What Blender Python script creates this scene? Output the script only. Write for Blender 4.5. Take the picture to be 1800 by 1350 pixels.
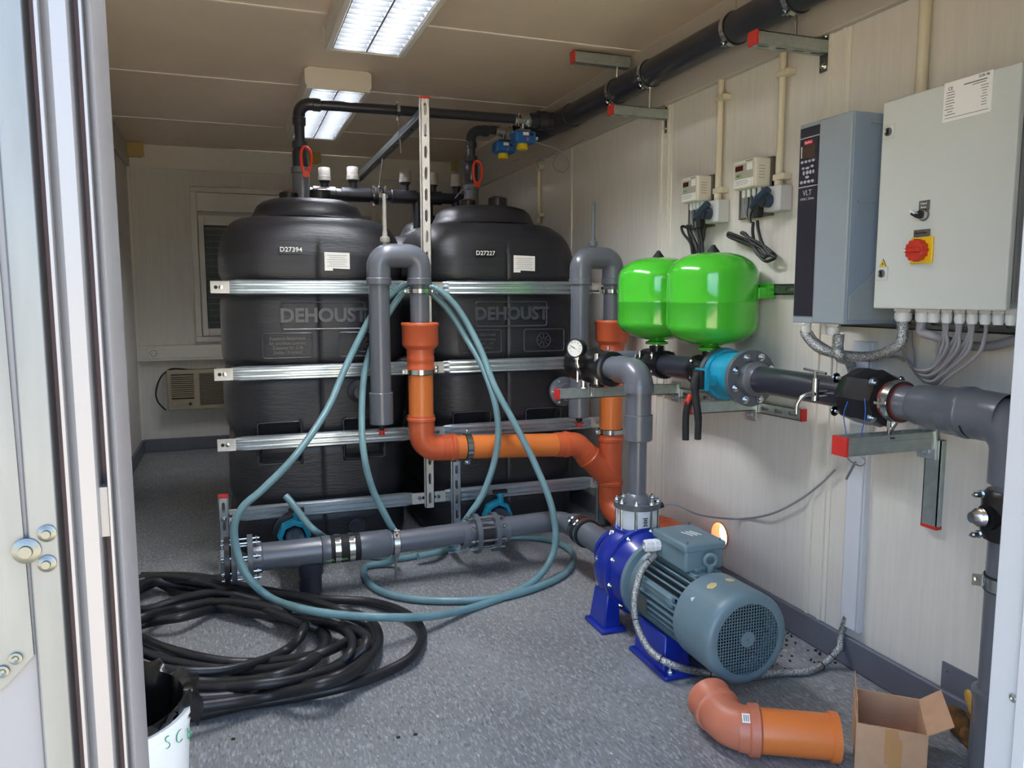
import bpy, math, random
from mathutils import Vector, Matrix, Euler
random.seed(7)
for o in list(bpy.data.objects): bpy.data.objects.remove(o)
SC = bpy.context.scene
COL = SC.collection
V = Vector
PI = math.pi

# ------------------------------------------------------------------ camera
CAM_H = 1.2
YAW, PITCH, ROLL, FPX = .346165, .113502, -.0010566, 1356.76
cf = V((math.sin(YAW)*math.cos(PITCH), math.cos(YAW)*math.cos(PITCH), -math.sin(PITCH)))
cr0 = V((math.cos(YAW), -math.sin(YAW), 0)); cu0 = cr0.cross(cf)
CR = cr0*math.cos(ROLL)+cu0*math.sin(ROLL); CU = -cr0*math.sin(ROLL)+cu0*math.cos(ROLL)
cd = bpy.data.cameras.new('camera'); cam = bpy.data.objects.new('camera', cd); COL.objects.link(cam)
m = Matrix((CR, CU, -cf)).transposed().to_4x4(); m.translation = V((0, 0, CAM_H)); cam.matrix_world = m
cd.sensor_fit = 'HORIZONTAL'; cd.sensor_width = 36; cd.lens = 36*FPX/1800; cd.clip_start = .02; cd.clip_end = 200
SC.camera = cam

# ------------------------------------------------------------------ sky, sun, exposure
w = bpy.data.worlds.new('sky'); SC.world = w; w.use_nodes = True
nt = w.node_tree; nt.nodes.clear()
out = nt.nodes.new('ShaderNodeOutputWorld'); bg = nt.nodes.new('ShaderNodeBackground')
sk = nt.nodes.new('ShaderNodeTexSky'); sk.sky_type = 'NISHITA'; sk.sun_disc = False
sk.sun_elevation = math.radians(50); sk.sun_rotation = math.radians(60); sk.dust_density = 3.0; sk.air_density = 1.0
hs = nt.nodes.new('ShaderNodeHueSaturation'); hs.inputs['Saturation'].default_value = .95; nt.links.new(sk.outputs[0], hs.inputs['Color']); nt.links.new(hs.outputs[0], bg.inputs[0]); nt.links.new(bg.outputs[0], out.inputs[0])
bg.inputs[1].default_value = SKY = .62
sd = bpy.data.lights.new('sun', 'SUN'); sun = bpy.data.objects.new('sun', sd); COL.objects.link(sun)
sd.energy = 11.0; sd.angle = math.radians(.6); sd.color = (1, .95, .86)
sun.rotation_euler = V((.62, .38, .76)).to_track_quat('Z', 'Y').to_euler(); sun.location = (6, 4, 9)
SC.view_settings.view_transform = 'Standard'; SC.view_settings.look = 'None'
SC.view_settings.gamma = 1; SC.view_settings.use_curve_mapping = False
SC.view_settings.exposure = 1.12
LAMP_E = 95.0

# ------------------------------------------------------------------ a pixel of the survey photograph to a point of a known plane of the place
def P(px, py, x=None, y=None, z=None):
    d = CR*((px-900)/FPX)+CU*((675-py)/FPX)+cf
    t = x/d.x if x is not None else y/d.y if y is not None else (z-CAM_H)/d.z
    return V((0, 0, CAM_H))+d*t

# ------------------------------------------------------------------ materials
def lin(c):
    return c/12.92 if c <= .04045 else ((c+.055)/1.055)**2.4
def hexc(h):
    h = h.lstrip('#'); return tuple(lin(int(h[i:i+2], 16)/255) for i in (0, 2, 4))+(1,)
M = {}
def mat(name, col, rough=.5, metal=0, var=.0, vscale=20, bump=0, bscale=60, stretch=None, spec=.5, coat=0, col2=None, trans=0, emit=None, es=0, lo=.35, hi=.65):
    m = bpy.data.materials.new(name); m.use_nodes = True; nt = m.node_tree; b = nt.nodes['Principled BSDF']
    c = hexc(col)
    b.inputs['Base Color'].default_value = c; b.inputs['Roughness'].default_value = rough; b.inputs['Metallic'].default_value = metal
    b.inputs['Specular IOR Level'].default_value = spec; b.inputs['Coat Weight'].default_value = coat
    if trans: b.inputs['Transmission Weight'].default_value = trans
    if emit: b.inputs['Emission Color'].default_value = hexc(emit); b.inputs['Emission Strength'].default_value = es
    tc = nt.nodes.new('ShaderNodeTexCoord'); mp = nt.nodes.new('ShaderNodeMapping')
    nt.links.new(tc.outputs['Object'], mp.inputs[0])
    if stretch: mp.inputs['Scale'].default_value = stretch
    if var or col2:
        n = nt.nodes.new('ShaderNodeTexNoise'); n.inputs['Scale'].default_value = vscale; n.inputs['Detail'].default_value = 5
        r = nt.nodes.new('ShaderNodeValToRGB'); nt.links.new(mp.outputs[0], n.inputs[0]); nt.links.new(n.outputs[0], r.inputs[0])
        r.color_ramp.elements[0].position = lo; r.color_ramp.elements[1].position = hi
        if col2: a, e = hexc(col2), c
        else: a = tuple(v*(1-var) for v in c[:3])+(1,); e = tuple(min(1, v*(1+var)) for v in c[:3])+(1,)
        r.color_ramp.elements[0].color = a; r.color_ramp.elements[1].color = e
        nt.links.new(r.outputs[0], b.inputs['Base Color'])
    if bump:
        n = nt.nodes.new('ShaderNodeTexNoise'); n.inputs['Scale'].default_value = bscale; n.inputs['Detail'].default_value = 4
        bp = nt.nodes.new('ShaderNodeBump'); bp.inputs['Strength'].default_value = bump; bp.inputs['Distance'].default_value = .004
        nt.links.new(mp.outputs[0], n.inputs[0]); nt.links.new(n.outputs[0], bp.inputs['Height']); nt.links.new(bp.outputs[0], b.inputs['Normal'])
    M[name] = m
    return m
mat('wall_cream', '#d4d0c7', .5, var=.035, vscale=9, stretch=(6, 6, .45), bump=.12, bscale=30)
mat('wall_trim', '#dcd8cc', .42)
mat('beam_paint', '#b9b3a8', .5)
mat('ceiling_paint', '#e3d0b8', .38, var=.03, vscale=3)
mat('ceiling_seam', '#efeae0', .5)
mat('skirting_grey', '#64666f', .5, var=.05, vscale=12)
mat('pvc_grey', '#5f646c', .3, var=.04, vscale=7, coat=.15)
mat('pvc_dark', '#2f313b', .28, var=.05, vscale=7)
mat('pvc_black', '#24252c', .35, var=.06, vscale=9)
mat('pp_black', '#161719', .3, var=.1, vscale=30)
mat('vent_grey', '#98948d', .5)
mat('kg_orange', '#dc7a3a', .32, var=.05, vscale=5)
mat('kg_red', '#cc5f38', .34, var=.06, vscale=5)
mat('kg_dusty', '#c67558', .4, var=.09, vscale=7)
mat('tank_black', '#1f2025', .42, var=.2, vscale=5, bump=.35, bscale=26, stretch=(1, 1, 5), spec=.55)
mat('emboss_glint', '#46484f', .3, spec=.5)  # lighter than the tank: glint on raised edges put into the colour
mat('galv', '#ccd6dc', .3, metal=.85, var=.05, vscale=60)
mat('galv_dull', '#b2bdbb', .4, metal=.75, var=.08, vscale=35)
mat('galv_white', '#d3d0c8', .45, metal=.3, var=.05, vscale=30)
mat('steel', '#c9cbca', .2, metal=1)
mat('steel_dark', '#6f7472', .35, metal=.9)
mat('rubber', '#18181a', .7)
mat('cap_red', '#c6302a', .4)
mat('valve_red', '#e0401e', .4)
mat('red_cap_dark', '#7c2a26', .5)
mat('vessel_green', '#43b52c', .16, coat=.6)
mat('teal_cast', '#1e8fae', .35, var=.12, vscale=25, bump=.1)
mat('pump_blue', '#142c96', .3, var=.1, vscale=14, coat=.3)
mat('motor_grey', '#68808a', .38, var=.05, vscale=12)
mat('fin_shade', '#2e363b', .6)  # shade between the motor fins, put into the colour
mat('white_plastic', '#dfe3e4', .4)
mat('black_print', '#1b1b1b', .6)
mat('braid', '#b4b6b5', .3, metal=.8, bump=1.0, bscale=260, var=.45, vscale=240, lo=.42, hi=.58)
mat('cable_grey', '#8e8c90', .5)
mat('cable_black', '#1a1a1c', .45)
mat('hose_teal', '#6e9298', .4, var=.12, vscale=9, coat=.1)
mat('hose_black', '#1d1e21', .42, var=.25, vscale=16, bump=.1)
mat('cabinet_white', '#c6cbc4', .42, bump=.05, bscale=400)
mat('cabinet_shaded', '#8f9b97', .45, bump=.05, bscale=400)  # darker copy of the cabinet coat; shade on its sides is in the colour
mat('drive_grey', '#8d989d', .42)
mat('drive_side', '#8393a3', .45)
mat('drive_black', '#25252f', .35)
mat('screen_dark', '#4d4038', .15)
mat('badge_red', '#c8202c', .4)
mat('key_grey', '#a9a9b0', .5)
mat('label_white', '#e9e8e2', .5)
mat('label_cream', '#dedbd0', .55)
mat('print_grey', '#6b6b6b', .6)
mat('sign_yellow', '#e7bd1c', .4)
mat('switch_red', '#c2301f', .35)
mat('plate_dark', '#5b5650', .4)
mat('ctl_white', '#d9d6c6', .45)
mat('ctl_grey', '#a9a596', .5)
mat('ctl_green', '#5fb04c', .5)
mat('display_red', '#4c1416', .2)
mat('plug_blue', '#28384c', .4)
mat('socket_grey', '#c3c5c6', .45)
mat('conduit', '#cfc7ae', .5)
mat('act_blue', '#1f63ad', .35)
mat('act_yellow', '#e0c51c', .4)
mat('act_pink', '#d44a8a', .5)
mat('cardboard', '#c9a07e', .8, var=.05, vscale=18)
mat('cardboard_in', '#a97d5c', .85)
mat('tape', '#c5945f', .35)
mat('bag_black', '#141414', .28, bump=.5, bscale=35)
mat('bin_white', '#e4e8e6', .4, var=.03, vscale=6)
mat('marker_green', '#3d9a74', .6)
mat('stain_brown', '#b98e3c', .6)
mat('ac_beige', '#a79b84', .5)
mat('ac_dark', '#2a2622', .6)
mat('win_white', '#d8d3c8', .35)
mat('shutter', '#8d8f8b', .5)
mat('gasket', '#2a2829', .6)
mat('alu_clear', '#a4a8ac', .28, metal=.75, var=.05, vscale=3, stretch=(20, 20, .5))
mat('jamb_lit', '#b9bdc1', .35, metal=.2)  # lighter copy of the frame aluminium; light on the reveal is in the colour
mat('alu_pale', '#7f8083', .35, metal=.3, var=.03, vscale=2, stretch=(20, 20, .5))
mat('door_paint', '#6d7076', .4)
mat('duct_white', '#ccd0d6', .4)
mat('seal_brown', '#6a5a5e', .6)
mat('alu_soft', '#6c7173', .4, metal=.4, var=.1, vscale=6, stretch=(6, 6, 1))
mat('box_yellow', '#b8a263', .5)
mat('rag', '#8a5a22', .9, col2='#3a2a1a', vscale=18, bump=1, bscale=40)
mat('ground', '#b9a98c', .9, var=.2, vscale=3)
mat('shell_grey', '#c9cbc9', .5)
mat('weather_grey', '#7c7c7c', .8)
mat('lamp_white', '#d8d2c6', .4)
mat('louver_shade', '#55585a', .4)  # mirror blades look dark at an angle; that darkness is in the colour
mat('fan_shade_black', '#0c0d0e', .7)  # blackened so the shade inside the fan cover shows through the grille
mat('tube_light', '#ffffff', .4, emit='#f4f6ff', es=LAMP_E)
mat('flange_grey', '#585d63', .35, var=.05, vscale=9)
mat('gauge_face', '#e3e2dc', .4)
mat('pane', '#e8f0ee', .02, trans=1.0)
mat('sticker_gold', '#c9b684', .4)
mat('green_print', '#5ea63a', .5)
mat('wire_blue', '#2f5fb0', .4)
def grass_floor():
    m = bpy.data.materials.new('floor_vinyl'); m.use_nodes = True; nt = m.node_tree; b = nt.nodes['Principled BSDF']; L = nt.links
    tc = nt.nodes.new('ShaderNodeTexCoord')
    def noise(sc, st, lo, hi, det=5):
        mp = nt.nodes.new('ShaderNodeMapping'); mp.inputs['Scale'].default_value = st; L.new(tc.outputs['Object'], mp.inputs[0])
        n = nt.nodes.new('ShaderNodeTexNoise'); n.inputs['Scale'].default_value = sc; n.inputs['Detail'].default_value = det; L.new(mp.outputs[0], n.inputs[0])
        r = nt.nodes.new('ShaderNodeMapRange'); r.inputs['From Min'].default_value = lo; r.inputs['From Max'].default_value = hi; L.new(n.outputs[0], r.inputs[0])
        return r.outputs[0]
    def mix(f, a, bb):
        x = nt.nodes.new('ShaderNodeMix'); x.data_type = 'RGBA'; L.new(f, x.inputs[0])
        for i, v in ((6, a), (7, bb)):
            if isinstance(v, str): x.inputs[i].default_value = hexc(v)
            else: L.new(v, x.inputs[i])
        return x.outputs[2]
    c = mix(noise(3, (1, 1, 1), .35, .65), '#77797a', '#888a8a')
    c = mix(noise(55, (2.6, .7, 1), .50, .66), c, '#9fa3a8')
    c = mix(noise(60, (2.2, .6, 1), .56, .70), c, '#5a5c60')
    c = mix(noise(75, (2.4, .6, 1), .66, .72), c, '#d5d8da')
    c = mix(noise(1.7, (1, 1, 1), .6, .8), c, '#9b9fa4')
    L.new(c, b.inputs['Base Color']); b.inputs['Roughness'].default_value = .5; b.inputs['Specular IOR Level'].default_value = .45
    M['floor_vinyl'] = m
grass_floor()

# ------------------------------------------------------------------ mesh building
def basis(axis):
    a = V(axis).normalized(); t = V((0, 0, 1)) if abs(a.z) < .9 else V((1, 0, 0))
    u = a.cross(t).normalized(); return a, u, a.cross(u).normalized()
def cr(pts, k=8, closed=False):
    pts = [V(p) for p in pts]; n = len(pts); o = []
    for i in range(n if closed else n-1):
        p1, p2 = pts[i], pts[(i+1) % n]
        p0 = pts[i-1] if (i > 0 or closed) else p1*2-p2
        p3 = pts[(i+2) % n] if (i+2 < n or closed) else p2*2-p1
        for j in range(k):
            t = j/k
            o.append(.5*((2*p1)+(p2-p0)*t+(2*p0-5*p1+4*p2-p3)*t*t+(3*p1-p0-3*p2+p3)*t**3))
    if not closed: o.append(pts[-1])
    return o
def fil(pts, rad, n=8):
    pts = [V(p) for p in pts]; o = [pts[0]]
    for i in range(1, len(pts)-1):
        a, b, c = pts[i-1], pts[i], pts[i+1]; d1 = (a-b).normalized(); d2 = (c-b).normalized()
        ang = d1.angle(d2); r = rad if not isinstance(rad, (list, tuple)) else rad[i-1]
        t = min(r/math.tan(ang/2), (a-b).length*.98, (c-b).length*.98); rr = t*math.tan(ang/2)
        cen = b+(d1+d2).normalized()*(rr/math.sin(ang/2)); p, q = b+d1*t-cen, b+d2*t-cen; w_ = p.angle(q)
        for j in range(n+1):
            s = j/n; o.append(cen+(p*math.sin((1-s)*w_)+q*math.sin(s*w_))/math.sin(w_))
    o.append(pts[-1]); return o
class MB:
    def __init__(s): s.v = []; s.f = []
    def add(s, vs, fs):
        b = len(s.v); s.v += [tuple(v) for v in vs]; s.f += [tuple(b+i for i in f) for f in fs]; return s
    def box(s, c, d, R=None):
        c = V(c); h = V(d)/2; vs = []
        for z in (-1, 1):
            for y in (-1, 1):
                for x in (-1, 1):
                    p = V((x*h.x, y*h.y, z*h.z)); vs.append(c+(R @ p if R else p))
        return s.add(vs, [(0, 2, 3, 1), (4, 5, 7, 6), (0, 1, 5, 4), (2, 6, 7, 3), (0, 4, 6, 2), (1, 3, 7, 5)])
    def bb(s, x0, x1, y0, y1, z0, z1): return s.box(((x0+x1)/2, (y0+y1)/2, (z0+z1)/2), (x1-x0, y1-y0, z1-z0))
    def tube(s, pts, r, n=16, caps=True, closed=False):
        pts = [V(p) for p in pts]; N = len(pts); rs = r if isinstance(r, (list, tuple)) else [r]*N
        T = []
        for i in range(N):
            a = pts[i-1] if (i or closed) else pts[0]; b = pts[(i+1) % N] if (i < N-1 or closed) else pts[-1]
            T.append((b-a).normalized())
        _, u, _ = basis(T[0]); vs = []
        for i in range(N):
            u = (u-T[i]*u.dot(T[i])).normalized(); w_ = T[i].cross(u)
            for k in range(n):
                a = 2*PI*k/n; vs.append(pts[i]+(u*math.cos(a)+w_*math.sin(a))*rs[i])
        fs = [(i*n+k, i*n+(k+1) % n, ((i+1) % N)*n+(k+1) % n, ((i+1) % N)*n+k) for i in range(N if closed else N-1) for k in range(n)]
        if caps and not closed: fs += [tuple(range(n))[::-1], tuple((N-1)*n+k for k in range(n))]
        return s.add(vs, fs)
    def cyl(s, a, b, r, n=20, caps=True): return s.tube([a, b], r, n, caps)
    def lathe(s, o, axis, prof, n=32, closed=False):
        a, u, w_ = basis(axis); o = V(o); vs = []; 
        for t, r in prof:
            for k in range(n):
                q = 2*PI*k/n; vs.append(o+a*t+(u*math.cos(q)+w_*math.sin(q))*max(r, 1e-5))
        N = len(prof)
        fs = [(i*n+k, i*n+(k+1) % n, ((i+1) % N)*n+(k+1) % n, ((i+1) % N)*n+k) for i in range(N if closed else N-1) for k in range(n)]
        return s.add(vs, fs)
    def ring(s, o, axis, ri, ro, h, n=32): return s.lathe(o, axis, [(-h/2, ri), (-h/2, ro), (h/2, ro), (h/2, ri)], n, True)
    def torus(s, c, axis, R, r, n=36, k=8):
        a, u, w_ = basis(axis); c = V(c)
        return s.tube([c+(u*math.cos(2*PI*i/n)+w_*math.sin(2*PI*i/n))*R for i in range(n)], r, k, closed=True)
    def ext(s, poly, o, ux, uy, d):
        o, ux, uy = V(o), V(ux), V(uy); nn = ux.cross(uy).normalized()*d; n = len(poly)
        vs = [o+ux*p[0]+uy*p[1] for p in poly]; vs += [v+nn for v in vs]
        return s.add(vs, [tuple(range(n))[::-1], tuple(range(n, 2*n))]+[(i, (i+1) % n, n+(i+1) % n, n+i) for i in range(n)])
    def hexb(s, p, axis, r=.008, h=.007):
        a = V(axis).normalized(); p = V(p)
        s.tube([p, p+a*h], r, 6); s.tube([p+a*h, p+a*(h+.008)], r*.45, 8); s.tube([p, p+a*.0015], r*1.35, 14); return s
    def slotplate(s, o, ux, uy, L, W, t, slot=.03, pitch=.05, sw=.013):
        """flat strip along ux from o (centre line), slots cut through, thickness t towards -normal"""
        o, ux, uy = V(o), V(ux).normalized(), V(uy).normalized(); nn = ux.cross(uy)
        n = max(1, round(L/pitch)); p = L/n; a, b = p/2, W/2; sl = slot/2; r = sw/2
        th = sorted(set([math.atan2(b, a)*q for q in (1, -1)]+[PI-math.atan2(b, a), -PI+math.atan2(b, a)]+[2*PI*k/20-PI for k in range(20)]))
        def rect(q):
            c, d = abs(math.cos(q)), abs(math.sin(q)); k = min(a/c if c > 1e-9 else 9, b/d if d > 1e-9 else 9); return (math.cos(q)*k, math.sin(q)*k)
        def stad(q):
            c, d = math.cos(q), math.sin(q); L_ = sl-r
            if abs(d) > 1e-9 and abs(c/d)*r <= L_: return (c*r/abs(d), d*r/abs(d))
            x0 = L_*(1 if c > 0 else -1); B = -c*x0; disc = B*B-(x0*x0-r*r); k = -B+math.sqrt(max(disc, 0)); return (c*k, d*k)
        m_ = len(th)
        for i in range(n):
            cc = o+ux*(p*(i+.5)); vs = []
            for lay in (0, -t):
                for q in th: x, y = rect(q); vs.append(cc+ux*x+uy*y+nn*lay)
                for q in th: x, y = stad(q); vs.append(cc+ux*x+uy*y+nn*lay)
            fs = []
            for k in range(m_):
                k2 = (k+1) % m_
                fs += [(k, k2, m_+k2, m_+k), (2*m_+k2, 2*m_+k, 3*m_+k, 3*m_+k2), (m_+k, m_+k2, 3*m_+k2, 3*m_+k)]
            s.add(vs, fs)
        return s
    def strut(s, a, b, nrm, size=.041, t=.0028, slots=True, depth=None, sl=(.03, .05)):
        """U channel from a to b; a,b on the centre of the slotted face, nrm = outward normal of that face"""
        a, b = V(a), V(b); ux = (b-a).normalized(); nn = V(nrm).normalized(); uy = nn.cross(ux); L = (b-a).length; d = depth or size
        R = Matrix((ux, uy, nn)).transposed()
        if slots: s.slotplate(a, ux, uy, L, size, t, sl[0], sl[1])
        else: s.box((a+b)/2-nn*t/2, (L, size, t), R)
        for q in (-1, 1):
            s.box((a+b)/2-nn*d/2+uy*q*(size/2-t/2), (L, t, d), R)
            s.box((a+b)/2-nn*(d-t/2)+uy*q*(size/2-.006), (L, .012, t), R)
            s.box((a+b)/2-nn*d*.5+uy*q*(size/2+.0008), (L, .0016, d*.3), R)
        return s
    def build(s, name, mt, parent=None, bevel=0, label=None, cat=None, group=None, kind=None, smooth=True, seg=2):
        me = bpy.data.meshes.new(name)
        if parent is None:
            xs = list(zip(*s.v)); o0 = V(((min(xs[0])+max(xs[0]))/2, (min(xs[1])+max(xs[1]))/2, min(xs[2])))
        else: o0 = V(parent['_o'])
        me.from_pydata([tuple(V(v)-o0) for v in s.v], [], s.f); me.update()
        import bmesh
        bm = bmesh.new(); bm.from_mesh(me); bmesh.ops.recalc_face_normals(bm, faces=bm.faces); bm.to_mesh(me); bm.free()
        if smooth:
            me.shade_smooth(); me.set_sharp_from_angle(angle=math.radians(38))
        me.materials.append(M[mt]); o = bpy.data.objects.new(name, me); COL.objects.link(o)
        if parent is None: o.location = o0; o['_o'] = tuple(o0)
        else: o.parent = parent; o['_o'] = parent['_o']
        if bevel:
            md = o.modifiers.new('bevel', 'BEVEL'); md.width = bevel; md.segments = seg; md.limit_method = 'ANGLE'; md.angle_limit = math.radians(50)
        tag(o, label, cat, group, kind); return o
def tag(o, label=None, cat=None, group=None, kind=None):
    for k, v in (('label', label), ('category', cat), ('group', group), ('kind', kind)):
        if v: o[k] = v
    return o
def thing(name, label, cat, loc, group=None):
    o = bpy.data.objects.new(name, None); COL.objects.link(o); o.location = V(loc); o['_o'] = tuple(V(loc)); o.empty_display_size = .05
    return tag(o, label, cat, group)
def copy_tree(o, parent=None):
    c = o.copy(); COL.objects.link(c)
    if parent: c.parent = parent
    for ch in [k for k in bpy.data.objects if k.parent == o]: copy_tree(ch, c)
    return c
def text(name, body, size, c, ux, uy, mt, parent, ext=.0006, sx=1, bold=0):
    """flat lettering centred on c; ux reading direction, uy up"""
    cu = bpy.data.curves.new('t', 'FONT'); cu.body = body; cu.size = size; cu.extrude = ext; cu.align_x = 'CENTER'; cu.align_y = 'CENTER'; cu.offset = bold
    cu.resolution_u = 3
    t = bpy.data.objects.new('t', cu); COL.objects.link(t)
    me = bpy.data.meshes.new_from_object(t.evaluated_get(bpy.context.evaluated_depsgraph_get())); bpy.data.objects.remove(t); bpy.data.curves.remove(cu)
    ux, uy = V(ux).normalized(), V(uy).normalized(); nn = ux.cross(uy); c = V(c)-V(parent['_o'])
    for v in me.vertices: p = v.co.copy(); v.co = c+ux*p.x*sx+uy*p.y+nn*p.z
    me.materials.clear(); me.materials.append(M[mt]); me.name = name
    o = bpy.data.objects.new(name, me); COL.objects.link(o); o.parent = parent; o['_o'] = parent['_o']; return o
def clamp_mb(c, axis, r, w_=.02, ears=1, eu=None):
    """steel band round a pipe with a bolted ear on each side"""
    a, u, w2 = basis(axis); u = V(eu).normalized() if eu else u; mb = MB().ring(c, a, r, r+.003, w_)
    R = Matrix((u, a, u.cross(a))).transposed()
    for q in (-1, 1):
        mb.box(V(c)+u*q*(r+.012), (.022, w_*.9, .007), R); mb.tube([V(c)+u*q*(r+.014)-u.cross(a)*.014, V(c)+u*q*(r+.014)+u.cross(a)*.014], .0045, 6)
    return mb

# ================================================================== the container shell
XL, XR, YF, YB, ZC = -.695, 1.85, .78, 6.5, 2.325
S = 'structure'
MB().bb(XL-.06, XR+.06, .62, YB+.06, -.05, 0).build('floor', 'floor_vinyl', kind=S)
MB().bb(XL-.06, XR+.06, .62, YB+.06, ZC, ZC+.08).build('ceiling', 'ceiling_paint', kind=S)
MB().bb(XL-.06, XL, .66, YB+.06, 0, ZC).build('wall_left', 'wall_cream', kind=S)
MB().bb(XL, XR, YB, YB+.06, 0, ZC).build('wall_back', 'wall_cream', kind=S)
HOLE = P(1266, 941, x=XR); hy, hz, hs = HOLE.y, HOLE.z, .075
mb = MB().bb(XR, XR+.03, .66, hy-hs, 0, ZC).bb(XR, XR+.03, hy+hs, YB+.06, 0, ZC).bb(XR, XR+.03, hy-hs, hy+hs, 0, hz-hs).bb(XR, XR+.03, hy-hs, hy+hs, hz+hs, ZC)
vs = []; N = 32
for x in (XR, XR+.03):
    for k in range(N):
        q = 2*PI*k/N; kk = hs/max(abs(math.cos(q)), abs(math.sin(q))); vs.append((x, hy+math.cos(q)*kk, hz+math.sin(q)*kk))
    for k in range(N):
        q = 2*PI*k/N; vs.append((x, hy+math.cos(q)*.057, hz+math.sin(q)*.057))
mb.add(vs, [f for k in range(N) for f in ((k, (k+1) % N, N+(k+1) % N, N+k), (2*N+k, 2*N+(k+1) % N, 3*N+(k+1) % N, 3*N+k), (N+k, N+(k+1) % N, 3*N+(k+1) % N, 3*N+k))])
mb.build('wall_right', 'wall_cream', kind=S)
# front wall pieces around the doorway
XJ = 1.031
MB().bb(XJ+.02, XR+.06, .68, YF-.005, 0, ZC).bb(XL-.06, XJ+.02, .68, YF-.005, 2.14, ZC).build('wall_front', 'shell_grey', kind=S)
MB().bb(XJ, XJ+.028, .66, YF, 0, 2.14).bb(XJ-.006, XJ, .715, .735, 0, 2.14).bb(XJ-.003, XJ, .662, .70, 0, 2.14).build('trim_1', 'jamb_lit', kind=S, bevel=.002)
MB().bb(XL-.06, XJ+.028, .66, YF, 2.10, 2.14).build('trim_2', 'alu_pale', kind=S)
# ceiling seams, frame beams, wall cover strips
mb = MB()
for y in (1.06, 2.18, 3.30, 4.43, 5.545): mb.bb(XL, XR, y-.007, y+.007, ZC-.003, ZC)
mb.build('trim_3', 'ceiling_seam', kind=S)
MB().bb(XR-.03, XR, YF, YB, 2.035, ZC).build('trim_4', 'beam_paint', kind=S, bevel=.004)
MB().bb(XL, XR, YB-.02, YB, 2.155, ZC).build('trim_5', 'wall_trim', kind=S, bevel=.003)
MB().bb(XL, XL+.02, YF, YB, 2.155, ZC).build('trim_6', 'beam_paint', kind=S, bevel=.003)
mb = MB()
for y in (5.158, 4.125): mb.bb(XR-.005, XR, y-.012, y+.012, .1, 2.035)
for y in (3.10, 2.055, 1.02): mb.bb(XR-.004, XR, y-.055, y+.055, .1, 2.035).bb(XR-.011, XR, y-.038, y-.022, .1, 2.035).bb(XR-.011, XR, y+.022, y+.038, .1, 2.035)
mb.build('trim_7', 'wall_trim', kind=S, bevel=.0015)
mb = MB().bb(XL, XL+.02, YB-.03, YB, .1, 2.16).bb(XR-.02, XR, YB-.03, YB, .1, 2.05)
mb.build('trim_8', 'wall_trim', kind=S)
for n, b in (('right', (XR-.018, XR, YF, hy-.3, 0, .1)), ('left', (XL, XL+.018, YF, YB, 0, .1)), ('back', (XL, XR, YB-.018, YB, 0, .1))):
    mb = MB().bb(*b)
    if n == 'right': mb = MB().bb(XR-.018, XR, YF, YB, 0, .1)
    mb.build('baseboard_'+n, 'skirting_grey', kind=S, bevel=.006)
# ground outside and weathered outer step
MB().bb(-25, 25, -25, 30, -.35, -.2).build('ground', 'ground', kind=S)
MB().bb(XL-.06, XR+.06, .62, .66, -.2, 0).build('trim_9', 'alu_soft', kind=S)

# ------------------------------------------------------------------ left leaf of the doorway with its stacked edge profiles
d1 = thing('door_1', None, None, (-.4, .72, 0)); d1['kind'] = S
MB().bb(XL-.06, -.162, .705, .75, 0, 2.10).build('door_panel', 'door_paint', d1, bevel=.002)
MB().bb(-.162, -.1408, .70, .75, 0, 2.10).build('flat_stile', 'alu_soft', d1, bevel=.002)
MB().bb(-.1408, -.1324, .726, .75, 0, 2.10).bb(-.1095, -.1025, .726, .76, 0, 2.10).build('seal', 'seal_brown', d1)
prof = [(-.1324, .75), (-.1324, .698), (-.1300, .698), (-.1293, .706), (-.1245, .7015), (-.1225, .699), (-.1110, .699), (-.1095, .703), (-.1095, .75)]
MB().ext(prof, (0, 0, 0), (1, 0, 0), (0, 1, 0), 2.10).build('rebate_profile', 'alu_pale', d1)
prof = [(-.1025, .76), (-.1025, .70), (-.1005, .70), (-.1000, .708), (-.0965, .703), (-.0945, .701), (-.0935, .703), (-.093, .78), (-.098, .78)]
MB().ext(prof, (0, 0, 0), (1, 0, 0), (0, 1, 0), 2.10).build('rebate_profile', 'alu_pale', d1)
a = P(43, 1150, y=.70)
MB().ext([(-.42, a.z-.10), (-.30, a.z-.10), (-.185, a.z-.025), (a.x+.006, a.z-.003), (a.x, a.z+.55), (-.42, a.z+.55)], (0, .7052, 0), (1, 0, 0), (0, 0, 1), .003).build('kick_plate', 'alu_soft', d1)
for px, py, r in ((47, 968, .0105), (83, 937, .007), (83, 990, .007)):
    c = P(px, py, y=.70)
    MB().lathe(c, (0, -1, 0), [(0, r), (.0015, r), (.003, r*.72), (.0035, r*.5), (.006, r*.45), (.0062, 0)], 24).build('bolt', 'steel_dark', d1)
for px, py in ((28, 1157), (5, 1180)):
    c = P(px, py, y=.702)
    MB().lathe(c, (0, -1, 0), [(0, .005), (.002, .005), (.0025, .003), (.0012, .0015), (.0012, 0)], 16).build('rivet', 'steel_dark', d1)
c = P(175, 905, y=.70)
MB().bb(-.1095, -.1035, .704, .72, c.z-.02, c.z+.022).build('seal_joint', 'alu_pale', d1)
c = P(1780, 1228, x=XJ-.003)
tag(MB().lathe((XJ-.0005, c.y, c.z), (-1, 0, 0), [(0, .006), (.002, .006), (.003, .003), (.002, .0015), (.002, 0)], 16).build('screw', 'steel'), 'small steel screw in the pale right-hand door jamb', 'screw')

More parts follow.
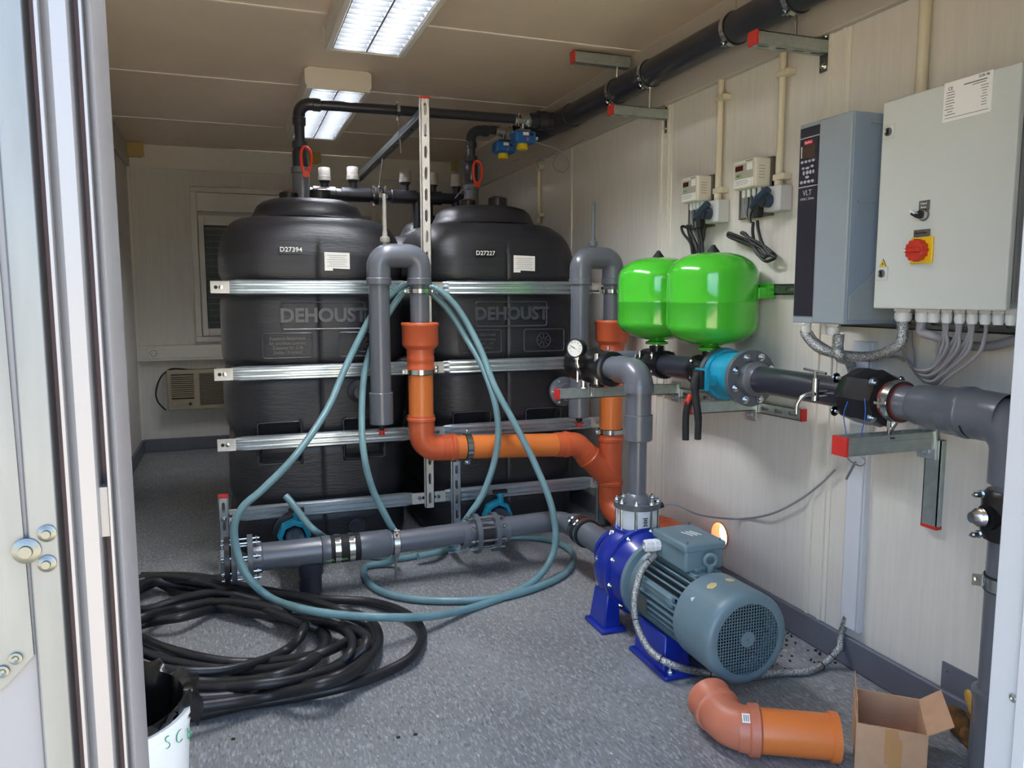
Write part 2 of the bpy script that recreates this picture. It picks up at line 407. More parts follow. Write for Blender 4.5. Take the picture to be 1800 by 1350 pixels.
# ------------------------------------------------------------------ back wall: window, trunking, air conditioner
YW = YB-.002
x0, x1 = P(333, 330, y=YB).x, 1.15; zt = P(333, 328, y=YB).z; zb = P(380, 600, y=YB).z
w1 = thing('window_1', None, None, (.45, YB, zb)); w1['kind'] = S
zb1 = P(350, 372, y=YB).z; zg = P(365, 397, y=YB).z; zg0 = P(375, 577, y=YB).z; xg = P(362, 450, y=YB).x
mb = MB().bb(x0, x1, YB-.03, YB, zt-.04, zt).bb(x0, x0+.045, YB-.03, YB, zb+.04, zt-.04).bb(x1-.045, x1, YB-.03, YB, zb+.04, zt-.04).bb(x0, x1, YB-.03, YB, zb, zb+.04)
mb.build('window_frame', 'win_white', w1, bevel=.003)
MB().bb(x0+.045, x1-.045, YB-.045, YB, zb1, zt-.045).build('shutter_box', 'win_white', w1, bevel=.004)
mb = MB().bb(x0+.05, xg, YB-.05, YB, zb+.045, zb1-.03).bb(xg, x1-.05, YB-.05, YB, zg, zb1-.03).bb(xg, x1-.05, YB-.05, YB, zb+.045, zg0).bb(.43, .53, YB-.05, YB, zg0, zg).bb(x1-.13, x1-.05, YB-.05, YB, zg0, zg)
mb.build('sash', 'win_white', w1, bevel=.004)
mb = MB()
z = zg0
while z < zg: mb.bb(xg, x1-.13, YB-.012, YB-.004, z+.002, min(z+.045, zg)); z += .048
mb.build('roller_shutter', 'shutter', w1)
MB().bb(xg, x1-.13, YB-.026, YB-.022, zg0, zg).build('pane', 'pane', w1)
MB().bb(xg-.006, xg, YB-.054, YB-.03, zg0, zg).bb(xg, .43, YB-.054, YB-.03, zg-.006, zg).build('gasket', 'gasket', w1)
MB().bb(x0+.055, x0+.075, YB-.07, YB-.05, zg-.12, zg-.01).build('hinge', 'win_white', w1)
zt1 = P(300, 607, y=YB-.04).z; zt0 = P(300, 634, y=YB-.04).z
tr = thing('cable_trunking', 'long cream cable trunking crossing the back wall above the air conditioner', 'cable trunking', (.5, YB, zt0))
MB().bb(XL+.002, XR-.05, YB-.055, YB, zt0, zt1).build('duct_body', 'wall_trim', tr, bevel=.003)
MB().bb(XL+.002, XR-.05, YB-.06, YB-.055, zt0+.02, zt1-.03).build('duct_cover', 'wall_trim', tr, bevel=.002)
c = P(270, 621, y=YB-.06)
so = thing('wall_socket', 'cream power socket on the back wall trunking', 'socket', c)
MB().bb(c.x-.04, c.x+.04, YB-.068, YB-.06, c.z-.04, c.z+.04).build('socket_plate', 'wall_trim', so, bevel=.003)
MB().ring((c.x, YB-.07, c.z), (0, 1, 0), .021, .026, .006).build('socket_ring', 'ctl_grey', so)
# air conditioner
a, b = P(292, 652, y=YB-.12), P(300, 722, y=YB-.12); ax1 = a.x+.66
ac = thing('air_conditioner', 'beige window air conditioner low on the back wall with dark louvres', 'air conditioner', (a.x+.33, YB-.1, b.z))
MB().bb(a.x, ax1, YB-.11, YB, b.z, a.z).build('casing', 'ac_beige', ac, bevel=.006)
MB().bb(a.x+.03, a.x+.19, YB-.113, YB-.11, b.z+.085, a.z-.03).build('outlet_recess', 'ac_dark', ac)
mb = MB()
for i in range(11): zz = a.z-.045-i*(a.z-b.z-.13)/11; mb.box((a.x+.11, YB-.117, zz), (.16, .014, .005), Euler((.5, 0, 0)).to_matrix())
mb.build('louvre', 'ac_beige', ac)
mb = MB()
for i in range(22): zz = a.z-.03-i*(a.z-b.z-.06)/22; mb.bb(a.x+.23, ax1-.02, YB-.114, YB-.11, zz-.004, zz)
mb.build('intake_grille', 'ac_dark', ac)
for i in range(4):
    MB().lathe((a.x+.045+i*.038, YB-.11, b.z+.045), (0, -1, 0), [(0, .012), (.012, .011), (.012, 0)], 16).build('control_knob', 'ac_dark' if i == 3 else 'ac_beige', ac)
MB().bb(a.x-.02, ax1+.02, YB-.03, YB, b.z-.025, b.z-.003).build('mounting_strip', 'galv_white', ac)
pts = [P(px, py, y=YB-.06) for px, py in ((380, 648), (340, 650), (305, 648), (290, 655), (280, 668), (274, 690), (277, 705), (285, 715), (292, 721))]
tag(MB().tube(cr(pts, 6), .006, 8).build('power_cable', 'cable_black'), 'black power cable looping round the left side of the beige air conditioner', 'cable')
# yellowish corner junction boxes
for px, py, lb in ((231, 263, 'yellowed junction box in the far left ceiling corner'), (808, 290, 'yellowed junction box in the far right ceiling corner'), (548, 276, 'yellowed junction box on the back wall behind the rear ceiling lamp')):
    c = P(px, py, y=YB-.08)
    j = thing('junction_box', lb, 'junction box', c)
    s_ = .065 if px < 500 else .05
    MB().bb(c.x-s_-.01, c.x+s_, YB-.10, YB-.021, c.z-.045, c.z+.045).build('box_body', 'box_yellow', j, bevel=.006)
    MB().bb(c.x-s_, c.x+s_+.02, YB-.108, YB-.10, c.z-.05, c.z+.05).build('box_lid', 'box_yellow', j, bevel=.003)
# a pair of thin conduits on the back wall behind the manifold
for px, lb in ((627, 'thin pale back-wall conduit above the left tank, left one of a pair'), (640, 'thin pale back-wall conduit above the left tank, right one of a pair')):
    c = P(px, 370, y=YB-.01); tag(MB().cyl((c.x, YB-.012, 1.40), (c.x, YB-.012, 1.80), .01, 12).build('conduit', 'wall_trim'), lb, 'conduit')

# ------------------------------------------------------------------ ceiling lamps
def lamp(x0, x1, y0, y1, lb):
    L = thing('ceiling_lamp', lb, 'ceiling lamp', ((x0+x1)/2, (y0+y1)/2, ZC-.1), 'louvred ceiling lamps')
    zb, cx = ZC-.105, (x0+x1)/2
    MB().bb(x0, x1, y0, y1, ZC-.03, ZC-.001).bb(x0, x0+.03, y0, y1, zb, ZC-.03).bb(x1-.03, x1, y0, y1, zb, ZC-.03).build('housing', 'lamp_white', L, bevel=.006)
    for yy in (y0, y1):
        h = ZC-.001-zb; c = .022; wd = x1-x0+.012
        MB().ext([(c, 0), (wd-c, 0), (wd, c), (wd, h-c*.6), (wd-c, h), (c, h), (0, h-c*.6), (0, c)], (x0-.006, yy+.006, zb), (1, 0, 0), (0, 0, 1), .012).build('end_plate', 'lamp_white', L, bevel=.002)
    mb = MB(); n = int((y1-y0-.03)/.052)
    for i in range(n+1):
        y = y0+.015+(y1-y0-.03)*i/n
        mb.ext([(-.007, 0), (.007, 0), (.001, -.03), (-.001, -.03)], (x0+.032, y, zb+.034), (0, 1, 0), (0, 0, 1), x1-x0-.064)
    mb.build('cross_louver', 'louver_shade', L)
    mb = MB()
    for xc, wd in ((cx, .012), ): mb.ext([(-wd, .03), (wd, .03), (.003, 0), (-.003, 0)], (xc, y1-.015, zb+.004), (1, 0, 0), (0, 0, 1), y1-y0-.03)
    for q in (-1, 1): mb.ext([(0, 0), (0, .065), (-q*.03, .065)] if q > 0 else [(0, 0), (.03, .065), (0, .065)], (cx+q*(x1-x0-.064)/2, y1-.012, zb+.003), (1, 0, 0), (0, 0, 1), y1-y0-.024)
    mb.build('reflector', 'louver_shade', L)
    MB().bb(x0+.03, x1-.03, y0+.012, y1-.012, ZC-.034, ZC-.031).build('reflector_back', 'louver_shade', L)
    for q in (-1, 1):
        MB().cyl((cx+q*.066, y0+.03, zb+.05), (cx+q*.066, y1-.03, zb+.05), .013, 12).build('fluorescent_tube', 'tube_light', L)
lamp(.405, .745, 2.15, 3.42, 'nearer louvred twin-tube ceiling lamp, cut off by the top edge')
lamp(.385, .70, 4.05, 5.33, 'farther louvred ceiling lamp with a pale octagonal end plate, behind the overhead pipe')

# ================================================================== black storage tanks
def smooth01(t): t = max(0, min(1, t)); return t*t*(3-2*t)
def tank(cx, cy, lb, number=None, full=True):
    HW, HD = .425, .395
    t = thing('storage_tank', lb, 'storage tank', (cx, cy, 0), 'black storage tanks')
    # half widths over height
    def inset(z):
        i = 0
        if z < .10: i += .05*(1-math.sqrt(max(0, 1-(1-z/.10)**2)))
        f = i
        for g, dp in ((.232, .02), (.55, .028), (.862, .052), (1.24, .058)): i += dp*math.exp(-((z-g)/(.034 if g > .8 else .04))**2); f += .010*math.exp(-((z-g)/.045)**4)
        i += .012*smooth01((.75-z)/.2)
        if z > 1.33: t_ = min(1, (z-1.33)/.235)**2.5; q_ = .135*(1-(1-t_)**.42); i += q_; f += q_
        return i, f
    zs = [i*.0125 for i in range(int(1.33/.0125))]+[1.33+.235*math.sin(PI/2*i/16) for i in range(17)]
    n = 264; ring = []
    for k in range(n):
        # dense along the front (y-)
        u = k/n
        a = 2*PI*u; ring.append(a)
    vs = []
    def se(a, w, d, e=6.0):
        c, s_ = math.cos(a), math.sin(a)
        r = (abs(c)**e+abs(s_)**e)**(-1/e); return c*r*w, s_*r*d
    pockets = [(-.285, -.095, .445, .635), (.095, .285, .445, .635)]
    for z in zs:
        i, f_ = inset(z)
        for a in ring:
            x, y = se(a, HW-i, HD-f_, 4.6 if z < 1.34 else 4.6-1.8*min(1, (z-1.34)/.2)**2)
            if y < -HD*.8:
                if abs(x) < .34:
                    y -= .006*smooth01((.33-abs(x))/.08)*(1 if z < 1.4 else 0)      # slightly proud front panel
                for (a0, a1, b0, b1) in pockets:
                    m_ = min(x-a0, a1-x, z-b0, b1-z)
                    if m_ > 0: y += .05*smooth01(m_/.014)*(.35+.65*(b1-z)/(b1-b0))
                if abs(x) < .006 and z < 1.45: y += .004
            vs.append((cx+x, cy+y, z))
    N = len(zs)
    fs = [(i*n+k, i*n+(k+1) % n, (i+1)*n+(k+1) % n, (i+1)*n+k) for i in range(N-1) for k in range(n)]
    fs.append(tuple(range(n))[::-1])
    # dome
    dome = [(1.568, .284), (1.576, .268), (1.60, .256), (1.628, .243), (1.649, .220), (1.662, .18), (1.668, .11), (1.669, 0.001)]
    base = N-1
    for z, r in dome:
        for a in ring:
            x, y = se(a, r, r, 2.3); vs.append((cx+x, cy+y, z))
    for j in range(len(dome)):
        b0, b1 = (base+j)*n, (base+j+1)*n
        fs += [(b0+k, b0+(k+1) % n, b1+(k+1) % n, b1+k) for k in range(n)]
    MB().add(vs, fs).build('tank_body', 'tank_black', t)
    # caps and fill neck on the dome
    for dx, dy, r, h in ((.05, -.1, .055, .05), (-.09, -.03, .05, .04)):
        MB().lathe((cx+dx, cy+dy, 1.655), (0, 0, 1), [(0, r), (.012, r), (.012, r*.92), (h, r*.9), (h+.004, r*.8), (h+.004, 0)], 28).build('filler_cap', 'pp_black', t)
        MB().ring((cx+dx, cy+dy, 1.655+h+.006), (0, 0, 1), .0, r*.55, .008).build('cap_disc', 'red_cap_dark', t)
    if not full: return t
    yf = cy-HD-.009
    # embossed frames and lettering
    def frame(x0, x1, z0, z1, r=.004):
        MB().tube(fil([(cx+(x0+x1)/2, yf, z0), (cx+x1, yf, z0), (cx+x1, yf, z1), (cx+x0, yf, z1), (cx+x0, yf, z0), (cx+(x0+x1)/2, yf, z0)], .012, 3), r, 6).build('embossed_frame', 'emboss_glint', t)
    frame(-.165, .205, 1.052, 1.172)
    text('embossed_lettering', 'DEHOUST', .086, (cx+.02, yf, 1.112), (1, 0, 0), (0, 0, 1), 'emboss_glint', t, .005, .98, .003)
    frame(-.25, -.035, .925, 1.035, .003); frame(.085, .30, .925, 1.035, .003)
    text('embossed_lettering', 'Aquaterra Batterietank\nfur drucklose Lagerung\nZulassung Nr. Z-40\nDichte 1.9 kg/dm3', .021, (cx-.142, yf, .98), (1, 0, 0), (0, 0, 1), 'emboss_glint', t, .002, .8, .0004)
    mb = MB().torus((cx+.19, yf, .98), (0, 1, 0), .036, .002, 30, 6)
    for q in range(8): mb.tube([(cx+.19+.008*math.cos(q*PI/4), yf, .98+.008*math.sin(q*PI/4)), (cx+.19+.03*math.cos(q*PI/4), yf, .98+.03*math.sin(q*PI/4))], .0018, 6)
    mb.build('embossed_emblem', 'emboss_glint', t)
    # pocket rims, tinted lighter for the light their edges catch
    for (a0, a1, b0, b1) in pockets:
        MB().tube(fil([(cx+(a0+a1)/2, yf, b0), (cx+a1, yf, b0), (cx+a1, yf, b1), (cx+a0, yf, b1), (cx+a0, yf, b0), (cx+(a0+a1)/2, yf, b0)], .012, 3), .0022, 6).build('pocket_rim', 'emboss_glint', t)
    # number plate and white paper label on the curved shoulder front
    text('number_plate', number, .03, (cx-.115, yf-.001, 1.405), (1, 0, 0), (0, .12, 1), 'label_white', t, .001, 1, .0002)
    MB().box((cx-.115, yf+.0025, 1.405), (.10, .003, .036)).build('plate_backing', 'pp_black', t)
    lx = cx+.085
    MB().add([(lx-.056, yf-.001, 1.315), (lx-.02, yf-.001, 1.315), (lx-.02, yf-.001, 1.325), (lx+.056, yf-.001, 1.322), (lx+.056, yf-.001, 1.395), (lx-.056, yf-.001, 1.398)], [(0, 1, 2, 3, 4, 5)]).build('paper_label', 'label_white', t)
    mb = MB()
    for k in range(6): mb.box((lx, yf-.0014, 1.335+k*.0095), (.09-.02*(k % 3 == 1), .0006, .0014))
    mb.build('label_print', 'print_grey', t)
    return t
TY = 3.995
TXL, TXR = .37, 1.275
tank(TXL, TY, 'black plastic storage tank nearest the left, in front of the back wall window', 'D27394')
tank(TXR, TY, 'black plastic storage tank in front on the right, beside the panelled wall', 'D27227')
tank(TXL, TY+.84, 'rear black storage tank standing behind the left front tank', None, False)
tank(TXR, TY+.84, 'rear black storage tank standing behind the right front tank', None, False)

# ------------------------------------------------------------------ galvanised straps across the tanks
YS = 3.575
def strap(x0, x1, z, lb, tabl=True, tabr=True):
    t = thing('tank_strap', lb, 'strap', ((x0+x1)/2, YS, z), 'galvanised tank straps')
    h = .033
    prof = [(-h, 0), (-h*.92, .012), (-h*.80, .018), (-h*.58, .018), (-h*.46, .004), (-h*.26, .004), (-h*.14, .018), (h*.14, .018), (h*.26, .004), (h*.46, .004), (h*.58, .018), (h*.80, .018), (h*.92, .012), (h, 0)]
    a, b = x0+(.075 if tabl else 0), x1-(.075 if tabr else 0)
    xs = [(a, .0), (a+.02, .6), (a+.035, 1), (b-.035, 1), (b-.02, .6), (b, 0)]
    vs = []; n = len(prof)
    for x, k in xs:
        for zz, d in prof: vs.append((x, YS-d*k-.001, z+zz*(.86+.14*k)))
    for x, k in xs:
        for zz, d in prof: vs.append((x, YS-d*k+.0015, z+zz*(.86+.14*k)))
    m_ = len(xs)*n; fs = []
    for i in range(len(xs)-1):
        for j in range(n-1):
            q = (i*n+j, i*n+j+1, (i+1)*n+j+1, (i+1)*n+j); fs += [q, tuple(m_+k for k in q[::-1])]
    MB().add(vs, fs).build('ribbed_band', 'galv', t)
    for on, e0, e1, hx in ((tabl, x0, a+.002, x0+.022), (tabr, b-.002, x1, x1-.022)):
        if not on: continue
        MB().bb(e0, e1, YS-.004, YS-.001, z-.026, z+.026).bb(e0, e1, YS-.012, YS-.001, z+.024, z+.0265).bb(e0, e1, YS-.012, YS-.001, z-.0265, z-.024).build('end_tab', 'galv_white', t, bevel=.001)
        MB().lathe((hx, YS-.004, z), (0, -1, 0), [(0, .008), (.0006, .008), (.0006, 0)], 14).build('tab_hole', 'black_print', t)
        MB().lathe((hx+(.02 if hx == x0+.022 else -.02), YS-.004, z), (0, -1, 0), [(0, .010), (.003, .009), (.004, 0)], 14).build('rivet', 'steel', t)
    return t
SZ = {1: 1.239, 2: .862, 3: .55, 4: .232}
nm = {1: 'topmost', 2: 'second from top', 3: 'third from top', 4: 'lowest'}
for k in (1, 2, 3, 4):
    strap(-.085, .855, SZ[k], 'ribbed galvanised strap across the left tank, %s of four' % nm[k])
    strap(.865, 1.80, SZ[k], 'ribbed galvanised strap across the right tank, %s of four' % nm[k])

# ------------------------------------------------------------------ upright struts
def strut_thing(name, lb, cat, a, b, nrm, cap0=None, cap1=None, slots=True, size=.041, mt='galv_dull', foot=None, group=None, depth=None, capm='cap_red', sl=(.045, .075)):
    a, b = V(a), V(b); t = thing(name, lb, cat, (a+b)/2 if foot is None else a, group)
    MB().strut(a, b, nrm, size, slots=slots, depth=depth, sl=sl).build('rail', mt, t)
    ux = (b-a).normalized(); nn = V(nrm).normalized(); uy = nn.cross(ux); R = Matrix((ux, uy, nn)).transposed(); d = depth or size
    for on, p, s_ in ((cap0, a, -1), (cap1, b, 1)):
        if on: MB().box(p+ux*s_*.004-nn*d/2, (.01, size+.002, d+.002), R).build('end_cap', capm, t, bevel=.001)
    if foot: MB().bb(a.x-.05, a.x+.05, a.y-.02, a.y+.06, 0, .006).bb(a.x-.03, a.x+.03, a.y+.034, a.y+.04, 0, .07).build('base_plate', 'galv', t, bevel=.001)
    return t
YP = 3.535
t = strut_thing('slotted_upright', 'tall slotted cream-white upright strut between the two front tanks', 'strut', (.858, YP, .19), (.858, YP, 2.09), (0, -1, 0), cap1=True, mt='galv_white', sl=(.060, .097))
t = strut_thing('corner_upright', 'short slotted strut with red cap standing at the left foot of the tanks', 'strut', (-.07, 3.50, .0), (-.07, 3.50, .33), (0, -1, 0), cap1=True, foot=True, mt='galv')
MB().hexb((-.07, 3.50, .235), (0, -1, 0), .010).build('bolt', 'steel', t)
t = strut_thing('pipe_post', 'upright strut from floor to the clamp of the horizontal orange pipe', 'strut', (.958, 3.42, .0), (.958, 3.42, .43), (0, -1, 0), foot=True, mt='galv')
mb = MB()
for dx in (-.03, .03): mb.hexb((.958+dx, 3.43, .006), (0, 0, 1), .008).cyl((.958+dx, 3.43, .006), (.958+dx, 3.43, .05), .004, 8)
mb.build('anchor_bolt', 'steel', t)
t = strut_thing('right_upright', 'slotted strut with red cap at the right foot of the tanks, left of orange branch', 'strut', (1.765, 3.52, 0.02), (1.765, 3.52, .31), (0, -1, 0), cap1=True, mt='galv')
MB().hexb((1.765, 3.52, .22), (0, -1, 0), .010).build('bolt', 'steel', t)
# long strut running back over the tanks
a, b = V((.86, 3.56, 2.01)), V((.86, 5.55, 1.995))
t = strut_thing('overhead_strut', 'long dark strut running back over the tanks from the slotted upright', 'strut', a, b, (0, 0, -1), slots=True, mt='steel_dark')
MB().bb(.842, .878, 3.545, 3.565, 1.93, 2.06).build('angle_bracket', 'galv', t)

# ================================================================== pipework helpers
def socket(mb, o, axis, r, L, n=28, lip=.003):
    """a fitting collar centred on o"""
    return mb.lathe(V(o)-V(axis).normalized()*L/2, axis, [(0, r*.9), (0, r+.0), (.003, r+lip), (L-.003, r+lip), (L, r), (L, r*.9)], n)
def flange_mb(o, axis, ri, ro, h, n=36): return MB().ring(o, axis, ri, ro, h, n)
def bolts_mb(o, axis, R, k, L, r=.008, ph=0):
    a, u, w_ = basis(axis); mb = MB(); o = V(o)
    for i in range(k):
        q = 2*PI*(i+ph)/k; c = o+(u*math.cos(q)+w_*math.sin(q))*R
        mb.cyl(c-a*L/2, c+a*L/2, r*.55, 8); mb.hexb(c+a*L/2-a*.008, a, r); mb.hexb(c-a*L/2+a*.008, -a, r)
    return mb
def part_bolts(parent, o, axis, R, k, L, r=.008, ph=0, mt='steel', name='bolt'):
    a, u, w_ = basis(axis); o = V(o)
    for i in range(k):
        q = 2*PI*(i+ph)/k; c = o+(u*math.cos(q)+w_*math.sin(q))*R
        MB().cyl(c-a*L/2, c+a*L/2, r*.55, 8).hexb(c+a*L/2-a*.008, a, r).hexb(c-a*L/2+a*.008, -a, r).build(name, mt, parent)
def pclamp(c, axis, r, lb, eu=None, rod=None, w_=.022, group='steel pipe clamps'):
    """pipe clamp as a thing of its own: band, rubber lining, rod"""
    t = thing('pipe_clamp', lb, 'pipe clamp', c, group)
    clamp_mb(c, axis, r+.003, w_, eu=eu).build('band', 'steel', t)
    MB().ring(c, axis, r-.0005, r+.003, w_*1.25).build('rubber_lining', 'rubber', t)
    if rod: MB().cyl(rod[0], rod[1], .005, 8).build('threaded_rod', 'steel', t)
    return t

# ------------------------------------------------------------------ vent manifold with grey air admittance caps
YM = 4.60; ZM = 1.783
mf = thing('vent_manifold', 'black vent manifold pipe lying across between front and rear tanks, with grey caps', 'pipe', (.86, YM, ZM))
MB().cyl((.42, YM, ZM), (.80, YM, ZM), .032).cyl((.88, YM, ZM), (1.42, YM, ZM), .032).build('pipe', 'pvc_black', mf)
for x, L in ((.70, .17), (.98, .15), (.52, .13), (1.15, .12)): socket(MB(), (x, YM, ZM), (1, 0, 0), .037, L).build('tee_body', 'pvc_black', mf)
mb = MB().ring((.835, YM, ZM), (1, 0, 0), .03, .044, .05)
for x in (.81, .86): mb.ring((x, YM, ZM), (1, 0, 0), .044, .048, .012)
mb.build('flexible_coupling', 'rubber', mf)
for x in (.802, .872): clamp_mb((x, YM, ZM), (1, 0, 0), .036, .014, eu=(0, 0, 1)).build('hose_clip', 'steel', mf)
for i, px in enumerate((570, 620, 712, 760, 802)):
    x = P(px, 305, y=YM).x; zt = P(px, (294, 293, 298, 303, 306)[i], y=YM).z
    MB().cyl((x, YM, ZM), (x, YM, zt-.06), .021).lathe((x, YM, zt-.09), (0, 0, 1), [(0, .024), (.012, .03), (.02, .032)], 20).build('vent_stub', 'pvc_black', mf)
    MB().lathe((x, YM, zt-.075), (0, 0, 1), [(0, .02), (0, .036), (.024, .036), (.026, .033), (.068, .033), (.072, .03), (.074, 0)], 28).build('vent_cap', 'vent_grey', mf)
for x, z0 in ((1.06, 1.60), (1.13, 1.60), (1.30, 1.60), (.50, 1.62)): MB().tube(fil([(x, YM, ZM), (x, YM, z0)], .02), .026, 18).build('drop_pipe', 'pvc_black', mf)
c = V((.835, YM, ZM))
pclamp(c+V((0, 0, 0)), (1, 0, 0), .049, 'clamp hanging the vent manifold from the long overhead strut', rod=(c+V((.0, 0, .05)), V((.86, YM, 2.0))))

# ------------------------------------------------------------------ overhead delivery pipe and the two fill lines
BX, BZ = 1.74, 2.155
op = thing('overhead_pipe', 'thick dark pipe running along under the ceiling above the right-hand wall', 'pipe', (BX, 2.6, BZ))
MB().tube(fil([(BX, YF+.02, BZ), (BX, 4.15, BZ), (BX-.02, 4.25, BZ-.01)], .02), .055, 28).build('pipe', 'pvc_dark', op)
mb = MB(); socket(mb, (BX, 3.95, BZ), (0, 1, 0), .058, .16); socket(mb, (BX, 4.27, BZ), (0, 1, 0), .05, .2)
mb.tube([(BX, 4.03, BZ), (BX-.10, 4.03, BZ-.004)], .045, 24); socket(mb, (BX-.115, 4.03, BZ-.005), (1, 0, 0), .048, .05); socket(mb, (BX-.155, 4.03, BZ-.005), (1, 0, 0), .036, .05)
mb.tube([(BX, 4.33, BZ), (BX-.13, 4.33, BZ-.004)], .04, 24); socket(mb, (BX-.14, 4.33, BZ-.005), (1, 0, 0), .04, .05)
mb.build('tee_fitting', 'pvc_dark', op)
for i, (px, rail) in enumerate(((1078, 0), (1115, 0), (1286, 0), (1378, 0))):
    d = P(px, 100, x=BX); y = (3.37, 3.06, 2.46, 2.13)[i]
    rod = {0: ((BX, y, BZ+.06), (BX, y, 2.26)), 1: ((BX, y, BZ-.06), (BX, y, 2.01)), 2: ((BX, y, BZ+.06), (BX, y, 2.30)), 3: ((BX, y, BZ-.06), (BX, y, 2.02))}[i]
    pclamp((BX, y, BZ), (0, 1, 0), .055, ('clamp hanging the overhead pipe from the ceiling rail', 'clamp on the overhead pipe above the farther red-capped wall bracket', 'clamp on the overhead pipe midway between the two wall brackets', 'clamp on the overhead pipe above the nearer red-capped wall bracket')[i], eu=(.6, 0, .8), rod=rod)
a = P(1008, 106, y=3.37); a.z = max(a.z, 2.25)
strut_thing('ceiling_rail', 'short red-capped galvanised rail hung under the ceiling left of the overhead pipe', 'rail', (a.x, 3.37, 2.262), (1.80, 3.37, 2.262), (0, 0, -1), cap0=True, depth=.05)
def wall_bracket(y, z, L, lb, size=.041, down=.05, x=XR, plate=True):
    t = strut_thing('wall_bracket', lb, 'bracket', (x-L, y, z-size/2), (x-.004, y, z-size/2), (0, 0, -1), cap0=True, size=size, group='red-capped wall brackets')
    if plate:
        MB().bb(x-.006, x, y-.022, y+.022, z-.075, z+.055).build('back_plate', 'steel_dark', t, bevel=.002)
        MB().hexb((x-.006, y, z+.04), (-1, 0, 0), .009).hexb((x-.006, y, z-.058), (-1, 0, 0), .009).build('bolt', 'steel', t)
    return t
wall_bracket(3.085, 1.995, .28, 'galvanised wall bracket with red cap below the overhead pipe, farther one')
wall_bracket(2.115, 2.0, .28, 'galvanised wall bracket with red cap below the overhead pipe, nearer one')

def fill_line(x, y, zbot, lb, sgn, xr, valve_z):
    z = 2.138
    t = thing('fill_pipe', lb, 'pipe', (x, y, zbot))
    MB().tube(fil([(x, y, zbot), (x, y, z), (xr, y, z+.01)], .06), .025, 22).build('pipe', 'pvc_dark', t)
    mb = MB(); socket(mb, (x, y, z-.085), (0, 0, 1), .029, .04); socket(mb, (x+.085, y, z), (1, 0, 0), .029, .04)
    mb.tube(fil([(x, y, z-.07), (x, y, z), (x+.07, y, z)], .055), .029, 20); mb.build('elbow', 'pvc_dark', t)
    v = MB().lathe((x, y, valve_z-.09), (0, 0, 1), [(0, .026), (0, .036), (.03, .036), (.034, .03), (.05, .038), (.13, .038), (.146, .03), (.15, .037), (.18, .037), (.18, .026)], 26).build('ball_valve', 'pvc_dark', t)
    MB().tube(cr([(x+.02, y-.045, valve_z+.06), (x+.045, y-.05, valve_z+.035), (x+.045, y-.05, valve_z-.03), (x+.02, y-.045, valve_z-.07), (x+.002, y-.045, valve_z-.03), (x+.002, y-.045, valve_z+.035)], 4, True), .007, 8, closed=True).box((x+.02, y-.045, valve_z-.07), (.03, .016, .03)).build('valve_handle', 'valve_red', v)
    MB().lathe((x, y, zbot), (0, 0, 1), [(0, .046), (.07, .046), (.075, .043), (.16, .041), (.165, .046), (.19, .046), (.195, .026)], 26).build('inlet_collar', 'pvc_grey', t)
    return t
fill_line(.345, 4.03, 1.64, 'dark fill pipe rising from the left tank and crossing above both tanks', 1, 1.50, 1.865)
fill_line(1.315, 4.33, 1.64, 'shorter dark fill pipe rising behind the right tank to the second blue actuator', 1, P(885, 270, y=4.33).x-.04, 1.90)
pclamp((.835, 4.03, 2.142), (1, 0, 0), .025, 'small clamp holding the left fill pipe above the overhead strut', eu=(0, 0, 1), rod=((.835, 4.03, 2.11), (.85, 4.03, 1.93)), w_=.016)
def actuator(x, y, lb):
    z = 2.142
    t = thing('actuated_valve', lb, 'valve', (x, y, z-.16))
    b = MB(); b.lathe((x-.05, y, z), (1, 0, 0), [(0, .022), (0, .031), (.024, .031), (.03, .026), (.07, .026), (.076, .031), (.10, .031), (.10, .022)], 6)
    b.cyl((x, y, z), (x, y, z-.045), .015); b.bb(x-.035, x+.035, y-.025, y+.025, z-.06, z-.05); b.build('valve_body', 'steel', t)
    for dx in (-.03, .03): MB().cyl((x+dx, y-.02, z+.036), (x+dx, y-.02, z-.036), .004, 6).build('stud', 'steel', t)
    MB().bb(x-.06, x+.06, y-.05, y+.04, z-.125, z-.06).build('housing', 'act_blue', t, bevel=.012, seg=3)
    MB().bb(x-.05, x+.05, y-.058, y-.05, z-.118, z-.068).build('cover', 'act_blue', t, bevel=.004)
    MB().bb(x-.02, x+.012, y-.0595, y-.058, z-.088, z-.072).build('type_label', 'label_white', t)
    MB().lathe((x+.028, y-.058, z-.082), (0, -1, 0), [(0, .009), (.003, .009), (.003, 0)], 16).build('dial', 'black_print', t)
    MB().box((x+.006, y-.0595, z-.108), (.012, .002, .018), Euler((0, .4, 0)).to_matrix()).build('sticker', 'act_pink', t)
    MB().lathe((x-.005, y-.005, z-.125), (0, 0, -1), [(0, .028), (.006, .028), (.006, .03), (.028, .03), (.030, .027), (.030, 0)], 24).build('indicator_cap', 'act_yellow', t)
    MB().cyl((x+.058, y, z-.09), (x+.085, y, z-.09), .010, 12).build('cable_gland', 'white_plastic', t)
    return t
xa = P(919, 250, y=4.03).x; xb = P(885, 270, y=4.33).x
actuator(xa, 4.03, 'blue valve actuator with yellow cap hanging under the pipe, nearer of two')
actuator(xb, 4.33, 'blue valve actuator with yellow cap, partly hidden behind the nearer one')
pts = [P(938, 248, y=4.03), P(960, 256, y=4.03), P(982, 264, y=4.0), P(995, 275, y=4.0), P(1000, 290, y=4.0), P(994, 301, y=4.0), P(983, 302, y=4.0), P(974, 293, y=4.0), P(974, 280, y=4.0), P(984, 268, y=4.0), P(1005, 258, y=4.0), P(1025, 246, x=XR-.035)]
tag(MB().tube(cr(pts, 6), .0035, 6).build('signal_cable', 'cable_grey'), 'thin pale cable looping from the nearer blue actuator to the wall', 'cable')
